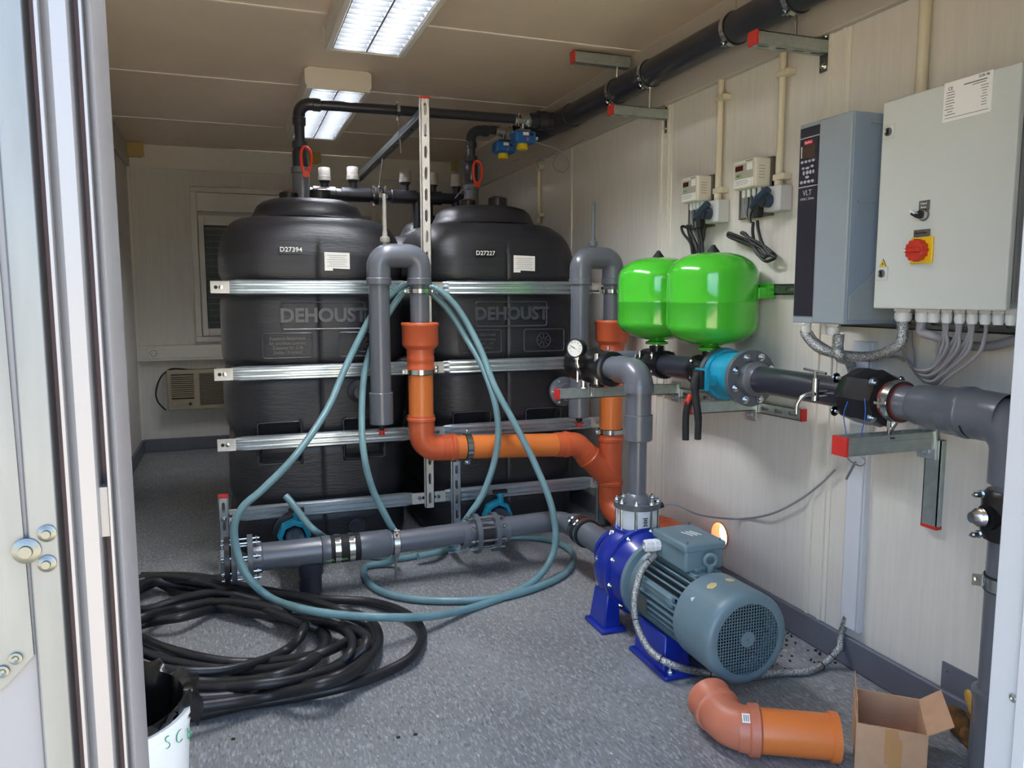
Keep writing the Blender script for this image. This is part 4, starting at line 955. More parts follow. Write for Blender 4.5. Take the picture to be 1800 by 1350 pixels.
for q in (45, 135, 225, 315):
    a = math.radians(q); c = V((HX+math.cos(a)*.068, 1.69, ZH+math.sin(a)*.068))
    MB().cyl(c+V((0, .07, 0)), c-V((0, .075, 0)), .006, 8).hexb(c-V((0, .07, 0)), (0, -1, 0), .011).hexb(c+V((0, .065, 0)), (0, 1, 0), .011).build('bolt', 'steel', h2)
MB().cyl((HX, 1.62, ZH), (HX, 1.46, ZH), .046, 28).build('pipe', 'pvc_grey', h2)
MB().ring((HX, 1.585, ZH), (0, 1, 0), .046, .0515, .05, 28).build('red_lining', 'red_cap_dark', h2)
MB().lathe((HX, 1.52, ZH), (0, -1, 0), [(0, .047), (.01, .052), (.03, .052), (.05, .056), (.13, .057), (.14, .063), (.16, .064), (.165, .06), (.26, .057)], 30).build('reducer', 'pvc_grey', h2)
YR = 1.235
MB().tube(fil([(HX, 1.42, ZH-.004), (HX, YR, ZH-.004), (HX, YR, .77)], .07, 10), .057, 32).build('elbow', 'pvc_grey', h2)
MB().ring((HX, 1.345, ZH-.003), (0, 1, 0), .05, .0585, .006, 30).build('joint_ring', 'rubber', h2)
MB().cyl((HX, YR, .80), (HX, YR, .2), .047, 28).build('pipe', 'pvc_grey', h2)
MB().lathe((HX, YR, .64), (0, 0, 1), [(0, .047), (0, .06), (.015, .066), (.045, .066), (.05, .06), (.055, .066), (.10, .066), (.115, .055), (.115, .047)], 12).lathe((HX-.05, YR+.01, .695), (-1, .25, 0), [(0, .03), (.02, .03), (.02, 0)], 16).build('black_saddle', 'pp_black', h2)
MB().lathe((HX-.07, YR+.02, .695), (-1, .25, 0), [(0, .018), (.003, .021), (.006, .018), (.009, .021), (.012, .018), (.015, .021), (.018, .018), (.03, .012), (.03, 0)], 20).build('threaded_plug', 'steel', h2)
for zz in (.65, .745): MB().hexb((HX-.06, YR+.035, zz), (-1, 0, 0), .007, .02).build('bolt', 'steel', h2)
MB().lathe((HX, YR, 0), (0, 0, 1), [(0, .056), (.25, .056), (.256, .059), (.27, .059), (.275, .048)], 30).build('base_socket', 'pvc_grey', h2)
pclamp((HX, YR, .535), (0, 0, 1), .047, 'clamp round the grey downpipe at the right edge', eu=(-.7, .7, 0), w_=.03)
pclamp((HX, 1.575, ZH), (0, 1, 0), .0515, 'clamp round the header beside the black coupling', eu=(-.8, 0, .0), rod=((HX, 1.575, ZH-.05), (HX, 1.60, .83)), w_=.022)
# wall plate, rag at the foot
a = P(1657, 1162, x=XR-.004)
tag(MB().bb(XR-.006, XR, 1.0, a.y, 0.0, a.z).hexb((XR-.006, a.y-.02, a.z-.02), (-1, 0, 0), .004, .002).build('wall_plate', 'skirting_grey'), 'dark grey flat plate screwed low on the right-hand wall behind the downpipe', 'plate')
rag = MB(); random.seed(3); rc = P(1694, 1278, z=.03)
for (x, y, z, r, sx) in ((rc.x, rc.y, .04, .036, 1.2), (rc.x-.01, rc.y-.05, .03, .034, 1), (rc.x+.03, rc.y+.02, .06, .028, 1)):
    vs = []; n1, n2 = 16, 10
    for i in range(n2+1):
        th_ = PI*i/n2
        for k in range(n1):
            ph = 2*PI*k/n1; rr = r*(1+.25*math.sin(3*ph+5*i)+.15*random.random()) if 0 < i < n2 else r
            vs.append((min(XR-.008, x+rr*math.sin(th_)*math.cos(ph)), y+rr*math.sin(th_)*math.sin(ph)*sx, max(.001, z+rr*math.cos(th_))))
    rag.add(vs, [(i*n1+k, i*n1+(k+1) % n1, (i+1)*n1+(k+1) % n1, (i+1)*n1+k) for i in range(n2) for k in range(n1)])
rg = rag.build('crumpled_rag', 'rag'); tag(rg, 'brown crumpled rag on the floor between cardboard box and grey downpipe', 'rag')
tag(MB().tube(cr([(rc.x+.01, rc.y-.02, .075), (rc.x+.02, rc.y-.01, .105), (rc.x+.035, rc.y+.005, .125), (rc.x+.05, rc.y+.02, .12)], 6), [.012+.012*math.sin(PI*i/18) for i in range(19)], 12).build('yellow_sponge', 'act_yellow' if False else 'stain_brown'), 'ochre scrap lying on top of the brown rag', 'scrap')

# ------------------------------------------------------------------ wall brackets carrying the header
def arm(y, z, L, lb, size=.041, foot=None):
    t = strut_thing('wall_bracket', lb, 'bracket', (XR-.02-L, y, z), (XR-.02, y, z), (0, 0, 1), cap0=True, size=size, group='red-capped wall brackets')
    MB().bb(XR-.03, XR-.022, y-.03, y+.03, z-.08, z+.012).hexb((XR-.03, y, z-.06), (-1, 0, 0), .010).build('back_plate', 'galv', t, bevel=.002)
    return t
z = P(1000, 681, y=2.93).z; arm(2.93, .815, .57, 'long galvanised wall bracket with red cap carrying the black fitting')
arm(2.40, .815, .28, 'galvanised wall bracket with red cap under the teal valve')
arm(1.615, .825, .31, 'nearest galvanised wall bracket with red cap under the black coupling', .05)
strut_thing('wall_rail', 'horizontal slotted rail on the right-hand wall behind the header brackets', 'rail', (XR-.021, 3.12, .775), (XR-.021, 2.14, .79), (-1, 0, 0), cap1=True, depth=.021)
strut_thing('wall_rail', 'upright rail on the wall below the nearest bracket, red cap at its foot', 'rail', (XR-.021, 1.60, .555), (XR-.021, 1.60, .80), (-1, 0, 0), cap0=True, slots=False, depth=.021, size=.05)
for (y, x) in ((2.93, AX), (2.44, HX), (1.60, HX)):
    c = V((x, y, .84)); tag(MB().lathe((x, y, .815), (0, 0, 1), [(0, .018), (.004, .018), (.004, .007), (.03, .007), (.03, .012), (.044, .012), (.05, .012), (.05, 0)], 8).build('support_stud', 'steel'), {2.93: 'short steel stud on the long bracket under the black fitting', 2.44: 'short steel stud on the bracket under the teal valve', 1.60: 'short steel stud on the nearest bracket under the header'}[y], 'stud')
# sampling tap with blue wire seal and key
tp = thing('sampling_tap', 'small chrome sampling tap with bar handle left of the black coupling', 'tap', (HX-.09, 1.78, ZH-.02))
MB().cyl((HX-.045, 1.79, ZH), (HX-.10, 1.79, ZH), .010, 12).cyl((HX-.09, 1.79, ZH-.02), (HX-.09, 1.79, ZH+.045), .011, 12).tube(cr([(HX-.09, 1.79, ZH), (HX-.12, 1.80, ZH-.005), (HX-.135, 1.81, ZH-.03), (HX-.135, 1.812, ZH-.06)], 5), .006, 10).build('tap_body', 'steel', tp)
MB().cyl((HX-.09, 1.79, ZH+.04), (HX-.09, 1.79, ZH+.065), .006, 8).cyl((HX-.09, 1.75, ZH+.062), (HX-.09, 1.84, ZH+.068), .004, 8).build('tap_handle', 'steel', tp)
kx = HX-.105
kc = P(1503, 800, x=kx)
ky = thing('hanging_key', 'wire key hanging on blue wire below the nearest bracket cap', 'key', kc)
MB().tube(cr([P(1490, 706, x=kx), P(1483, 730, x=kx), P(1487, 760, x=kx), P(1490, 790, x=kx), P(1500, 800, x=kx), P(1508, 790, x=kx), P(1514, 762, x=kx), P(1521, 730, x=kx), P(1520, 700, x=kx)], 5), .0014, 6).build('blue_wire', 'wire_blue', ky)
MB().tube(cr([P(x, y, x=kx-.004) for x, y in ((1490, 798), (1500, 797), (1515, 803), (1521, 812), (1514, 819), (1500, 814), (1491, 806))], 4, True), .0017, 6, closed=True).tube([P(1504, 812, x=kx-.004), P(1488, 842, x=kx-.004)], .0035, 8).build('key_body', 'steel', ky)

# ================================================================== green expansion vessels
def vessel(y, lb, lug=False):
    x = HX+.0; z0 = 1.005; R = .165
    t = thing('expansion_vessel', lb, 'pressure vessel', (x, y, z0-.03), 'green expansion vessels')
    zz = [(0, .03), (.004, .036), (.018, .05)]
    prof = [(.0, .028), (.012, .03)]+[(.012+.075*(1-math.cos(PI/2*k/12)), .03+(R-.03)*math.sin(PI/2*k/12)**1.2) for k in range(1, 13)]
    prof += [(.165, R), (.168, R+.0018), (.176, R+.0018), (.179, R), (.262, R)]
    prof += [(.262+.092*math.sin(PI/2*k/12), max(.0005, R*math.cos(PI/2*k/12)**.75)) for k in range(1, 13)]
    MB().lathe((x, y, z0), (0, 0, 1), prof, 64).build('vessel_body', 'vessel_green', t)
    MB().lathe((x, y, z0-.006), (0, 0, 1), [(0, .02), (0, .046), (.004, .048), (.010, .046), (.016, .03)], 32).build('base_flange', 'vessel_green', t)
    MB().cyl((x, y, z0-.03), (x, y, z0-.004), .018, 18).build('nickel_nipple', 'steel', t)
    MB().cyl((x, y, z0-.035), (x, y, z0-.018), .026, 8).build('black_nut', 'pp_black', t)
    MB().lathe((x, y, z0+.348), (0, 0, 1), [(0, .026), (.008, .024), (.026, .010), (.032, .007), (.034, 0)], 20).build('valve_cap', 'rubber', t)
    if lug:
        MB().bb(x+.10, x+.175, y-.14, y-.10, z0+.185, z0+.225).build('mounting_lug', 'vessel_green', t, bevel=.003)
    return t
vessel(2.84, 'green expansion vessel on the header, the farther one half hidden')
vessel(2.45, 'green expansion vessel on the header, the nearer and fully visible one', True)
strut_thing('wall_rail', 'short wall rail at the right shoulder of the nearer green vessel', 'rail', (XR-.021, 2.42, 1.222), (XR-.021, 2.10, 1.222), (-1, 0, 0), depth=.021, size=.035, mt='steel_dark')
a = P(1352, 507, x=XR-.03); tag(MB().bb(XR-.05, XR-.023, 2.30, 2.345, 1.20, 1.245).hexb((XR-.05, 2.32, 1.222), (-1, 0, 0), .009).build('vessel_bracket', 'vessel_green'), 'small green bracket joining the nearer green vessel to the wall rail', 'bracket')
# cable between terminal and wall (hanging grey lead)
pts = [P(1160, 887, y=2.42), P(1190, 888, y=2.40), P(1230, 905, y=2.38)]+[P(x, y, x=XR-.02) for x, y in ((1290, 912), (1350, 905), (1400, 882), (1440, 853), (1468, 826))]
cb = thing('sensor_cable', 'thin grey sensor cable hanging from the white valve body to the wall', 'cable', pts[3])
MB().tube(cr(pts, 6), .004, 8).build('cable', 'cable_grey', cb)
MB().tube([P(1150, 893, y=2.43), P(1166, 887, y=2.42)], .010, 12).build('connector', 'rubber', cb)

# ================================================================== wall cabinet
WY, WZ, WN = V((0, -1, 0)), V((0, 0, 1)), V((-1, 0, 0))
CX = 1.64; cy1, cy0 = 1.652, 1.268; cz0, cz1 = P(1530, 542, x=CX).z, P(1547, 182, x=CX).z
cab = thing('control_cabinet', 'pale grey wall control cabinet with a red and yellow rotary switch', 'control cabinet', ((CX+XR)/2, (cy0+cy1)/2, cz0))
MB().bb(CX+.022, XR-.012, cy0+.004, cy1-.004, cz0+.004, cz1-.004).build('cabinet_body', 'cabinet_shaded', cab, bevel=.004)
MB().bb(CX+.015, CX+.028, cy0+.008, cy1-.008, cz0+.008, cz1-.008).build('door_gasket', 'cabinet_shaded', cab)
dr_ = MB().bb(CX, CX+.018, cy0, cy1, cz0, cz1).build('cabinet_door', 'cabinet_white', cab, bevel=.004, seg=3)
MB().bb(CX+.02, CX+.028, cy0-.003, cy0+.004, cz0+.02, cz1-.02).build('edge_strip', 'alu_pale', cab)
def onx(px, py, x=CX): return P(px, py, x=x)
for px, py, n_ in ((1564, 232, 0), (1552, 481, 1)):
    c = onx(px, py)
    MB().box(c+V((-.002, 0, 0)), (.004, .034, .036)).build('lock_plate', 'cabinet_white', dr_, bevel=.001)
    MB().lathe(c, (-1, 0, 0), [(0, .0105), (.008, .0105), (.009, .009), (.007, .007), (.007, 0)], 20).build('lock_insert', 'steel_dark', dr_)
    MB().box(c+V((-.009, 0, 0)), (.003, .002, .012)).build('lock_slot', 'black_print', dr_)
c = onx(1553, 464)
MB().ext([(-.013, -.010), (.013, -.010), (0, .014)], c+V((-.0012, 0, 0)), WY, WZ, .0006).build('warning_sign', 'black_print', dr_)
MB().ext([(-.0105, -.0088), (.0105, -.0088), (0, .0115)], c+V((-.0019, 0, 0)), WY, WZ, .0004).build('warning_sign', 'sign_yellow', dr_)
MB().ext([(.001, .006), (-.003, -.0015), (.0005, -.0008), (-.001, -.007), (.0035, .001), (.0005, .0006)], c+V((-.0025, 0, 0)), WY, WZ, .0003).build('warning_sign', 'black_print', dr_)
# data label
c = onx(1701, 171); lw, lh = .128, .092
MB().box(c+V((-.001, 0, 0)), (.002, lw, lh)).build('data_label', 'label_white', dr_)
def line(y, z, wd, h=.0022, nm='label_print', mt='black_print', mbx=None): mbx.box(c+V((-.0022, -y, z)), (.0006, wd, h))
random.seed(11)
mb = MB()
for k in range(9): line(-.047+random.random()*.003, .022-k*.0065, .014+random.random()*.014, .0016, mbx=mb)
for k in range(8): line(.045, .018-k*.0062, .010+random.random()*.014, .0014, mbx=mb)
line(.02, .031, .06, .0026, mbx=mb); line(.03, .0255, .035, .0016, mbx=mb); line(0, -.038, .115, .0012, mbx=mb)
mb.build('label_print', 'print_grey', dr_)
text('label_lettering', 'CE', .011, c+V((-.0022, .046, .030)), WY, WZ, 'black_print', dr_, .0003)
text('label_lettering', 'EUR-98', .0085, c+V((-.0022, -.042, .0395)), WY, WZ, 'black_print', dr_, .0003)
# selector switch
c = onx(1625, 376)
MB().box(c+V((-.002, 0, .020)), (.004, .030, .026)).ring(c+V((-.002, 0, -.002)), (1, 0, 0), .010, .0155, .004, 24).build('selector_plate', 'plate_dark', dr_, bevel=.001)
text('selector_lettering', 'Hand\nAuto', .009, c+V((-.0046, 0, .021)), WY, WZ, 'label_white', dr_, .0003)
MB().lathe(c+V((0, 0, -.002)), (-1, 0, 0), [(0, .013), (.006, .013), (.010, .011), (.012, .0105), (.012, 0)], 26).build('selector_bezel', 'steel', dr_)
MB().cyl(c+V((-.01, 0, -.002)), c+V((-.018, 0, -.002)), .0105, 24).box(c+V((-.024, .002, -.003)), (.018, .022, .009), Euler((.5, 0, 0)).to_matrix()).build('selector_knob', 'black_print', dr_, bevel=.001)
MB().box(c+V((-.030, .005, .0035)), (.012, .017, .003), Euler((.5, 0, 0)).to_matrix()).build('selector_mark', 'label_white', dr_)
# main switch
c = onx(1622, 440)
MB().box(c+V((-.003, 0, 0)), (.006, .066, .066)).build('switch_plate', 'sign_yellow', dr_, bevel=.002)
MB().box(c+V((-.003, .003, .043)), (.006, .046, .017)).build('switch_nameplate', 'plate_dark', dr_, bevel=.001)
text('switch_lettering', 'Hauptschalter', .0065, c+V((-.0064, .003, .043)), WY, WZ, 'black_print', dr_, .0003)
n = 12; poly = []
for i in range(n*6):
    a = 2*PI*i/(n*6); poly.append((math.cos(a)*(.0265+.0016*math.cos(a*n)), math.sin(a)*(.0265+.0016*math.cos(a*n))))
MB().ext(poly, c+V((-.006, .003, 0)), WY, WZ, .022).build('rotary_knob', 'switch_red', dr_, bevel=.0015)
MB().box(c+V((-.031, .003, 0)), (.010, .046, .010)).build('knob_grip', 'switch_red', dr_, bevel=.002)
MB().cyl(c+V((-.0365, .022, .0)), c+V((-.0355, .022, 0)), .003, 10).build('knob_mark', 'label_white', dr_)
# glands below the cabinet
GX = 1.745
def gland(par, x, y, z, r):
    return MB().lathe((x, y, z), (0, 0, -1), [(0, r), (.012, r), (.012, r*.82), (.016, r*.82)], 6).lathe((x, y, z-.015), (0, 0, -1), [(0, r*.93), (.016, r*.93), (.024, r*.72), (.024, r*.3)], 18).build('cable_gland', 'white_plastic', par)
gy = [P(px, 548, x=GX-.04).y for px in (1588, 1622, 1642, 1665, 1688, 1710, 1733, 1756, 1778)]
for i, y in enumerate(gy): gland(cab, GX-.04, y, cz0+.004, (.024, .019, .017, .014, .014, .014, .014, .014, .013)[i])
t = strut_thing('wall_rail', 'long slotted rail on the wall beneath the drive and the cabinet', 'rail', (XR-.021, 2.02, P(1700, 570, x=XR-.02).z), (XR-.021, 1.05, P(1700, 570, x=XR-.02).z), (-1, 0, 0), depth=.021, mt='steel_dark')
# flexible cables from cabinet
gx = GX-.04; zb = cz0-.03
def cable(name, pts, r, mt, lb, k=8, n=10):
    return tag(MB().tube(cr(pts, k), r, n).build(name, mt), lb, 'cable')
y0 = gy[0]; VX = 1.70
DF = 1.60; dy1, dy0 = 1.925, 1.716
dz0, dz1 = P(1383, 566, x=DF).z, P(1400, 223, x=DF).z
gz = dz0
cable('armoured_cable', [(gx, y0, zb), (gx, y0+.002, zb-.06), P(1560, 618, x=gx), P(1530, 627, x=gx), P(1480, 624, x=gx), P(1440, 612, x=gx), P(1418, 590, x=VX), P(1414, 580, x=VX)], .0150, 'braid', 'braided steel cable looping from the cabinet to the far drive gland')
cable('armoured_cable', [P(1475, 588, x=VX-.02), P(1473, 610, x=VX-.02), P(1477, 628, x=VX-.02), P(1490, 633, x=XR-.06), P(1495, 640, x=XR-.04), P(1500, 660, x=XR-.025), P(1503, 700, x=XR-.02)], .0155, 'braid', 'braided steel cable dropping from the near drive gland into the wall duct')
cable('control_cable', [P(1425, 582, x=VX), P(1440, 600, x=VX+.03), P(1480, 620, x=XR-.04), P(1540, 626, x=XR-.03), P(1578, 628, x=XR-.03), P(1590, 634, x=XR-.03)], .0045, 'cable_grey', 'thin grey control cable from the drive running behind the braided loop', n=8)
cable('supply_cable', [(gx, gy[1], zb), (gx, gy[1], zb-.03), P(1645, 592, x=gx), P(1690, 606, x=XR-.05), P(1745, 608, x=XR-.04), P(1800, 590, x=XR-.04), P(1850, 560, x=XR-.04)], .012, 'cable_grey', 'thick grey supply cable sweeping right below the cabinet')
random.seed(5)
wn = ('leftmost', 'second from left', 'third from left', 'second from right', 'rightmost')
k_ = 0
for gi, gyi in enumerate(gy[3:7]):
    for j in range(3 if gi < 3 else 1):
        o_ = random.random
        bx, by = 1600+k_*2+o_()*6, 648+k_*3.2
        pts = [(gx, gyi+.003*(j*2-1), zb), (gx, gyi+.002*(j*2-1), zb-.03), P(1664+gi*18-j*8, 612+gi*4, x=gx+.01*j), P(1640+gi*9, 646+gi*6, x=gx+.02+.008*j), P(1615+k_*3, 650+k_*3.4, x=gx+.03+.01*j), P(1596+k_*1.5, 636+k_*2, x=XR-.05), P(1588+k_*1.6, 615, x=XR-.035), P(1586+k_*1.6, 580, x=XR-.03)]
        lb = 'thin grey cable bundled with others, hanging from cabinet gland %s' % ('one', 'two', 'three', 'four')[gi]
        tag(MB().tube(cr(pts, 8), .0045, 8).build('control_cable', 'cable_grey'), 'thin grey control cable in the bundle looping under the cabinet', 'cable', 'control cables bundled under the cabinet')
        k_ += 1

# ================================================================== frequency drive
dv = thing('frequency_drive', 'grey frequency drive with black keypad strip, left of the pale cabinet', 'drive', ((DF+XR)/2, (dy0+dy1)/2, dz0))
MB().ext([(0, 0), (dy1-dy0, 0), (dy1-dy0, -.235), (0, -.235)], (XR-.012, dy0, dz0), (0, 1, 0), (1, 0, 0), dz1-dz0).build('drive_body', 'drive_side', dv, bevel=.005) if False else MB().bb(DF+.006, XR-.06, dy0, dy1, dz0, dz1).build('drive_body', 'drive_side', dv, bevel=.005)
MB().bb(XR-.062, XR-.01, dy0-.006, dy1+.006, dz0-.002, dz1+.012).build('heat_sink', 'motor_grey', dv, bevel=.003)
MB().bb(DF, DF+.012, dy0+.001, dy1-.086, dz0, dz1).build('front_cover', 'drive_grey', dv, bevel=.004)
MB().bb(DF+.002, DF+.012, dy1-.087, dy1, dz0, dz1).build('front_frame', 'drive_grey', dv, bevel=.002)
MB().bb(DF-.001, DF+.004, dy1-.083, dy1-.006, dz0+.02, dz1-.012).build('black_panel', 'drive_black', dv)
zk1, zk0 = P(1405, 246, x=DF).z, P(1402, 331, x=DF).z
MB().bb(DF-.002, DF+.002, dy1-.084, dy1-.005, zk1-.002, zk1+.001).build('trim_line', 'key_grey', dv)
MB().bb(DF-.002, DF+.002, dy1-.084, dy1-.005, zk0-.002, zk0+.001).build('trim_line', 'key_grey', dv)
kp = MB().bb(DF-.003, DF, dy1-.080, dy1-.009, zk0+.004, zk1-.005).build('keypad', 'drive_black', dv, bevel=.001)
yc = dy1-.0445
MB().bb(DF-.0042, DF-.003, yc-.017, yc+.017, zk1-.021, zk1-.009).build('brand_badge', 'badge_red', kp)
text('badge_lettering', 'Danfoss', .0095, (DF-.0044, yc, zk1-.015), WY, WZ, 'label_white', kp, .0002)
MB().bb(DF-.0042, DF-.003, yc-.028, yc+.025, zk1-.059, zk1-.024).build('screen', 'screen_dark', kp)
MB().bb(DF-.0043, DF-.003, yc+.026, yc+.029, zk1-.057, zk1-.024).build('screen_edge', 'label_white', kp)
mb = MB()
def kk(y, z, a, b):
    n_ = 12; mb.ext([(a*math.cos(2*PI*i/n_), b*math.sin(2*PI*i/n_)) for i in range(n_)], (DF-.003, yc-y, z), WY, WZ, .0016)
for i in range(4): kk(-.0235+i*.0155, zk1-.069, .0058, .004)
zc = zk1-.101
kk(0, zc+.013, .008, .0036); kk(0, zc-.013, .008, .0036); kk(-.015, zc, .004, .006); kk(.013, zc, .004, .006); kk(0, zc, .0062, .0055); kk(-.018, zc+.014, .006, .0035); kk(.019, zc+.016, .006, .004); kk(.025, zc, .0035, .0055)
for i in range(4): kk(-.0235+i*.0155, zk0+.013, .0058, .0045)
mb.build('key', 'key_grey', kp)
text('panel_lettering', 'VLT', .022, (DF-.0014, yc, zk0-.019), WY, WZ, 'key_grey', dv, .0003)
text('panel_lettering', 'HVAC Drive', .011, (DF-.0014, yc, zk0-.036), WY, WZ, 'key_grey', dv, .0003)
# near side cover details
ys = dy0-.001
MB().ext([(0, 0), (.165, 0), (.165, .20), (.0, .065)], (DF+.014, ys, dz0+.012), (1, 0, 0), (0, 0, 1), .003).build('side_cover', 'drive_grey', dv, bevel=.001)
MB().bb(DF+.03, DF+.16, ys-.004, ys, dz0+.335, dz0+.341).bb(DF+.06, DF+.165, ys-.003, ys, dz1-.03, dz1-.02).bb(DF+.17, DF+.176, ys-.006, ys, dz0+.01, dz1-.01).build('side_rib', 'drive_side', dv)
for px, r_ in ((1418, .016), (1450, .011), (1474, .021)):
    gland(dv, VX-.02 if px > 1470 else VX, P(px, 572, x=VX).y, dz0+.002, r_)

# ================================================================== two dosing controllers with plugs and coiled cables
def controller(px0, px1, py0, py1, pxs, lb, lbp, s):
    XC = 1.765
    a, b = P(px0, py0, x=XC), P(px1, py1, x=XC)
    y1, y0, z1, z0 = a.y, b.y, a.z, P(px0, py1, x=XC).z
    t = thing('dosing_controller', lb, 'controller', ((XC+XR)/2, (y0+y1)/2, z0), 'small wall controllers')
    MB().bb(XC+.004, XR-.014, y0, y1, z0, z1).build('controller_case', 'ctl_white', t, bevel=.006, seg=3)
    MB().bb(XR-.014, XR, y0-.008, y1+.055, z0-.10, z0+.02).bb(XR-.016, XR, y0-.008, y1+.004, z0, z1+.004).build('mounting_plate', 'plate_dark', t)
    MB().bb(XR-.018, XR-.014, y1-.02, y1+.035, z0-.095, z0+.01).build('terminal_strip', 'galv_dull', t)
    f = MB().bb(XC, XC+.006, y0+.003, y1-.003, z0+.003, z1-.003).build('front_panel', 'ctl_white', t, bevel=.001)
    w_, h = y1-y0, z1-z0
    def fp(u0, u1, v0, v1, nm_, mt_, d=.001): return MB().bb(XC-d, XC, y1-u1*w_, y1-u0*w_, z0+v0*h, z0+v1*h).build(nm_, mt_, f)
    fp(.10, .95, .34, .86, 'panel_field', 'ctl_grey', .0006)
    fp(.12, .48, .62, .80, 'red_display', 'display_red', .0014)
    fp(.66, .92, .60, .84, 'white_field', 'label_white', .0014)
    fp(.10, .85, .10, .32, 'data_strip', 'label_white', .0014)
    text('panel_lettering', 'ON', .011, (XC-.0016, y1-.25*w_, z0+.45*h), WY, WZ, 'ctl_green', f, .0004); text('panel_lettering', 'OFF', .009, (XC-.0016, y1-.52*w_, z0+.45*h), WY, WZ, 'ctl_green', f, .0004) if False else text('panel_lettering', 'CEC', .016, (XC-.0016, y1-.32*w_, z0+.45*h), WY, WZ, 'ctl_green', f, .0004)
    mb = MB()
    for k in range(3): mb.bb(XC-.0022, XC-.0014, y1-(.78 if k % 2 else .7)*w_, y1-.15*w_, z0+(.14+k*.06)*h, z0+(.155+k*.06)*h)
    mb.build('panel_print', 'print_grey', f); MB().bb(XC-.001, XC-.0002, y1-.92*w_, y1-.6*w_, z0+.90*h, z0+.935*h).build('maker_mark', 'print_grey', f)
    mb = MB()
    for k in range(5): mb.bb(XC+.02, XC+.045, y0-.001, y0+.002, z0+(.3+k*.1)*h, z0+(.33+k*.1)*h)
    mb.build('side_vent', 'ctl_grey', t)
    for k in range(4):
        y = y1-.015-k*(w_-.03)/3.2; MB().cyl((XC+.04, y, z0+.002), (XC+.04, y, z0-.022), .008, 12).cyl((XC+.04, y, z0-.02), (XC+.04, y, z0-.027), .006, 10).build('cable_gland', 'white_plastic', t)
        MB().tube(cr([(XC+.04, y, z0-.025), (XC+.038, y-.003, z0-.05), (XC+.04, y1-.03-.01*k, z0-.09), (XC+.05, y1-.05, z0-.12)], 5), .003, 6).build('lead', 'cable_black' if k % 2 else 'cable_grey', t)
    # grey socket outlet with blue plug
    ya = y0-.01; so = thing('surface_socket', lbp, 'socket', (XR-.03, ya-.05, z0-.09), 'grey surface sockets')
    MB().bb(XR-.055, XR-.001, ya-.095, ya-.005, z0-.092, z0-.005).build('socket_box', 'socket_grey', so, bevel=.005)
    pl = thing('power_plug', 'blue plug in the grey socket under the '+s+' controller', 'plug', (XR-.08, ya-.03, z0-.05), 'blue power plugs')
    MB().cyl((XR-.056, ya-.04, z0-.055), (XR-.085, ya-.04, z0-.055), .024, 20).tube([(XR-.078, ya-.06, z0-.02), (XR-.080, ya-.02, z0-.045), (XR-.078, ya+.03, z0-.072)], [.014, .018, .009], 12).build('plug_body', 'plug_blue', pl)
    MB().ring((XR-.088, ya-.04, z0-.058), (1, 0, 0), .0, .019, .004, 20).build('plug_face', 'rubber', pl)
    MB().bb(XR-.085, XR-.056, ya-.012, ya+.012, z0-.11, z0-.06).build('second_plug', 'rubber', pl, bevel=.004)
    return y0, y1, z0
r1 = controller(1198, 1224, 314, 358, 0, 'white wall controller with red display, the farther and smaller-looking one', 'grey surface socket under the farther controller', 'farther')
r2 = controller(1289, 1325, 285, 335, 0, 'white wall controller with red display, nearer to the drive', 'grey surface socket under the nearer controller', 'nearer')
def coil(name, loops, r, lb):
    mb = MB()
    for L in loops: mb.tube(cr(L, 6), r, 8)
    return tag(mb.build(name, 'cable_black'), lb, 'cable')
X_ = XR-.045
def L(pts, dx=0): return [P(x, y, x=X_+dx) for x, y in pts]
path = [(1232, 388), (1228, 400), (1215, 402), (1199, 398), (1201, 410), (1214, 428), (1218, 452), (1224, 456), (1226, 435), (1214, 408), (1216, 397), (1228, 420), (1231, 452), (1234, 440), (1226, 405), (1228, 396), (1234, 425), (1237, 455)]
coil('mains_lead', [L(path), L([(1208, 396), (1212, 415), (1221, 440), (1222, 455)], .012), L([(1234, 390), (1231, 430), (1233, 448), (1237, 444)], .016), L([(1240, 388), (1236, 420), (1229, 450)], .008)], .0058, 'black mains lead coiled and hanging behind the nearer green vessel')
path = [(1331, 388), (1333, 405), (1340, 428), (1352, 445), (1362, 452), (1356, 457), (1345, 459), (1333, 448), (1322, 434), (1300, 424), (1281, 416), (1280, 411), (1284, 410), (1308, 420), (1335, 434), (1350, 448), (1356, 444), (1342, 432), (1310, 414), (1303, 409), (1310, 411), (1320, 424), (1334, 446), (1346, 452), (1338, 436), (1320, 430), (1296, 421), (1283, 411)]
coil('mains_lead', [L(path), L([(1324, 390), (1323, 408), (1325, 424)], .01), L([(1326, 427), (1300, 418), (1284, 416), (1290, 420), (1318, 432)], .012), L([(1345, 436), (1358, 444), (1364, 451)], .014)], .0058, 'black mains lead coiled on the wall, right of the green vessels')
# conduits down the wall
def conduit(px, y, z0, z1, lb, r=.0125):
    t = thing('conduit', lb, 'conduit', (XR-.02, y, z0))
    MB().cyl((XR-.02, y, z0), (XR-.02, y, z1), r, 14).lathe((XR-.02, y, z0), (0, 0, 1), [(-.012, r*.7), (-.012, r*1.2), (.0, r*1.2), (.03, r*1.25), (.032, r)], 14).build('conduit_tube', 'conduit', t)
    return t
def clip(t, y, z): MB().bb(XR-.036, XR, y-.045, y+.016, z-.011, z+.011).build('clip', 'conduit', t, bevel=.003)
YC1, YC2, YC3 = P(1262, 340, x=XR-.02).y, P(1370, 290, x=XR-.02).y, P(947, 380, x=XR-.02).y
t = conduit(0, YC1, P(1258, 352, x=XR-.02).z, 2.035, 'cream conduit dropping to the farther wall controller'); clip(t, YC1, P(1262, 338, x=XR).z); clip(t, YC1, P(1266, 178, x=XR).z)
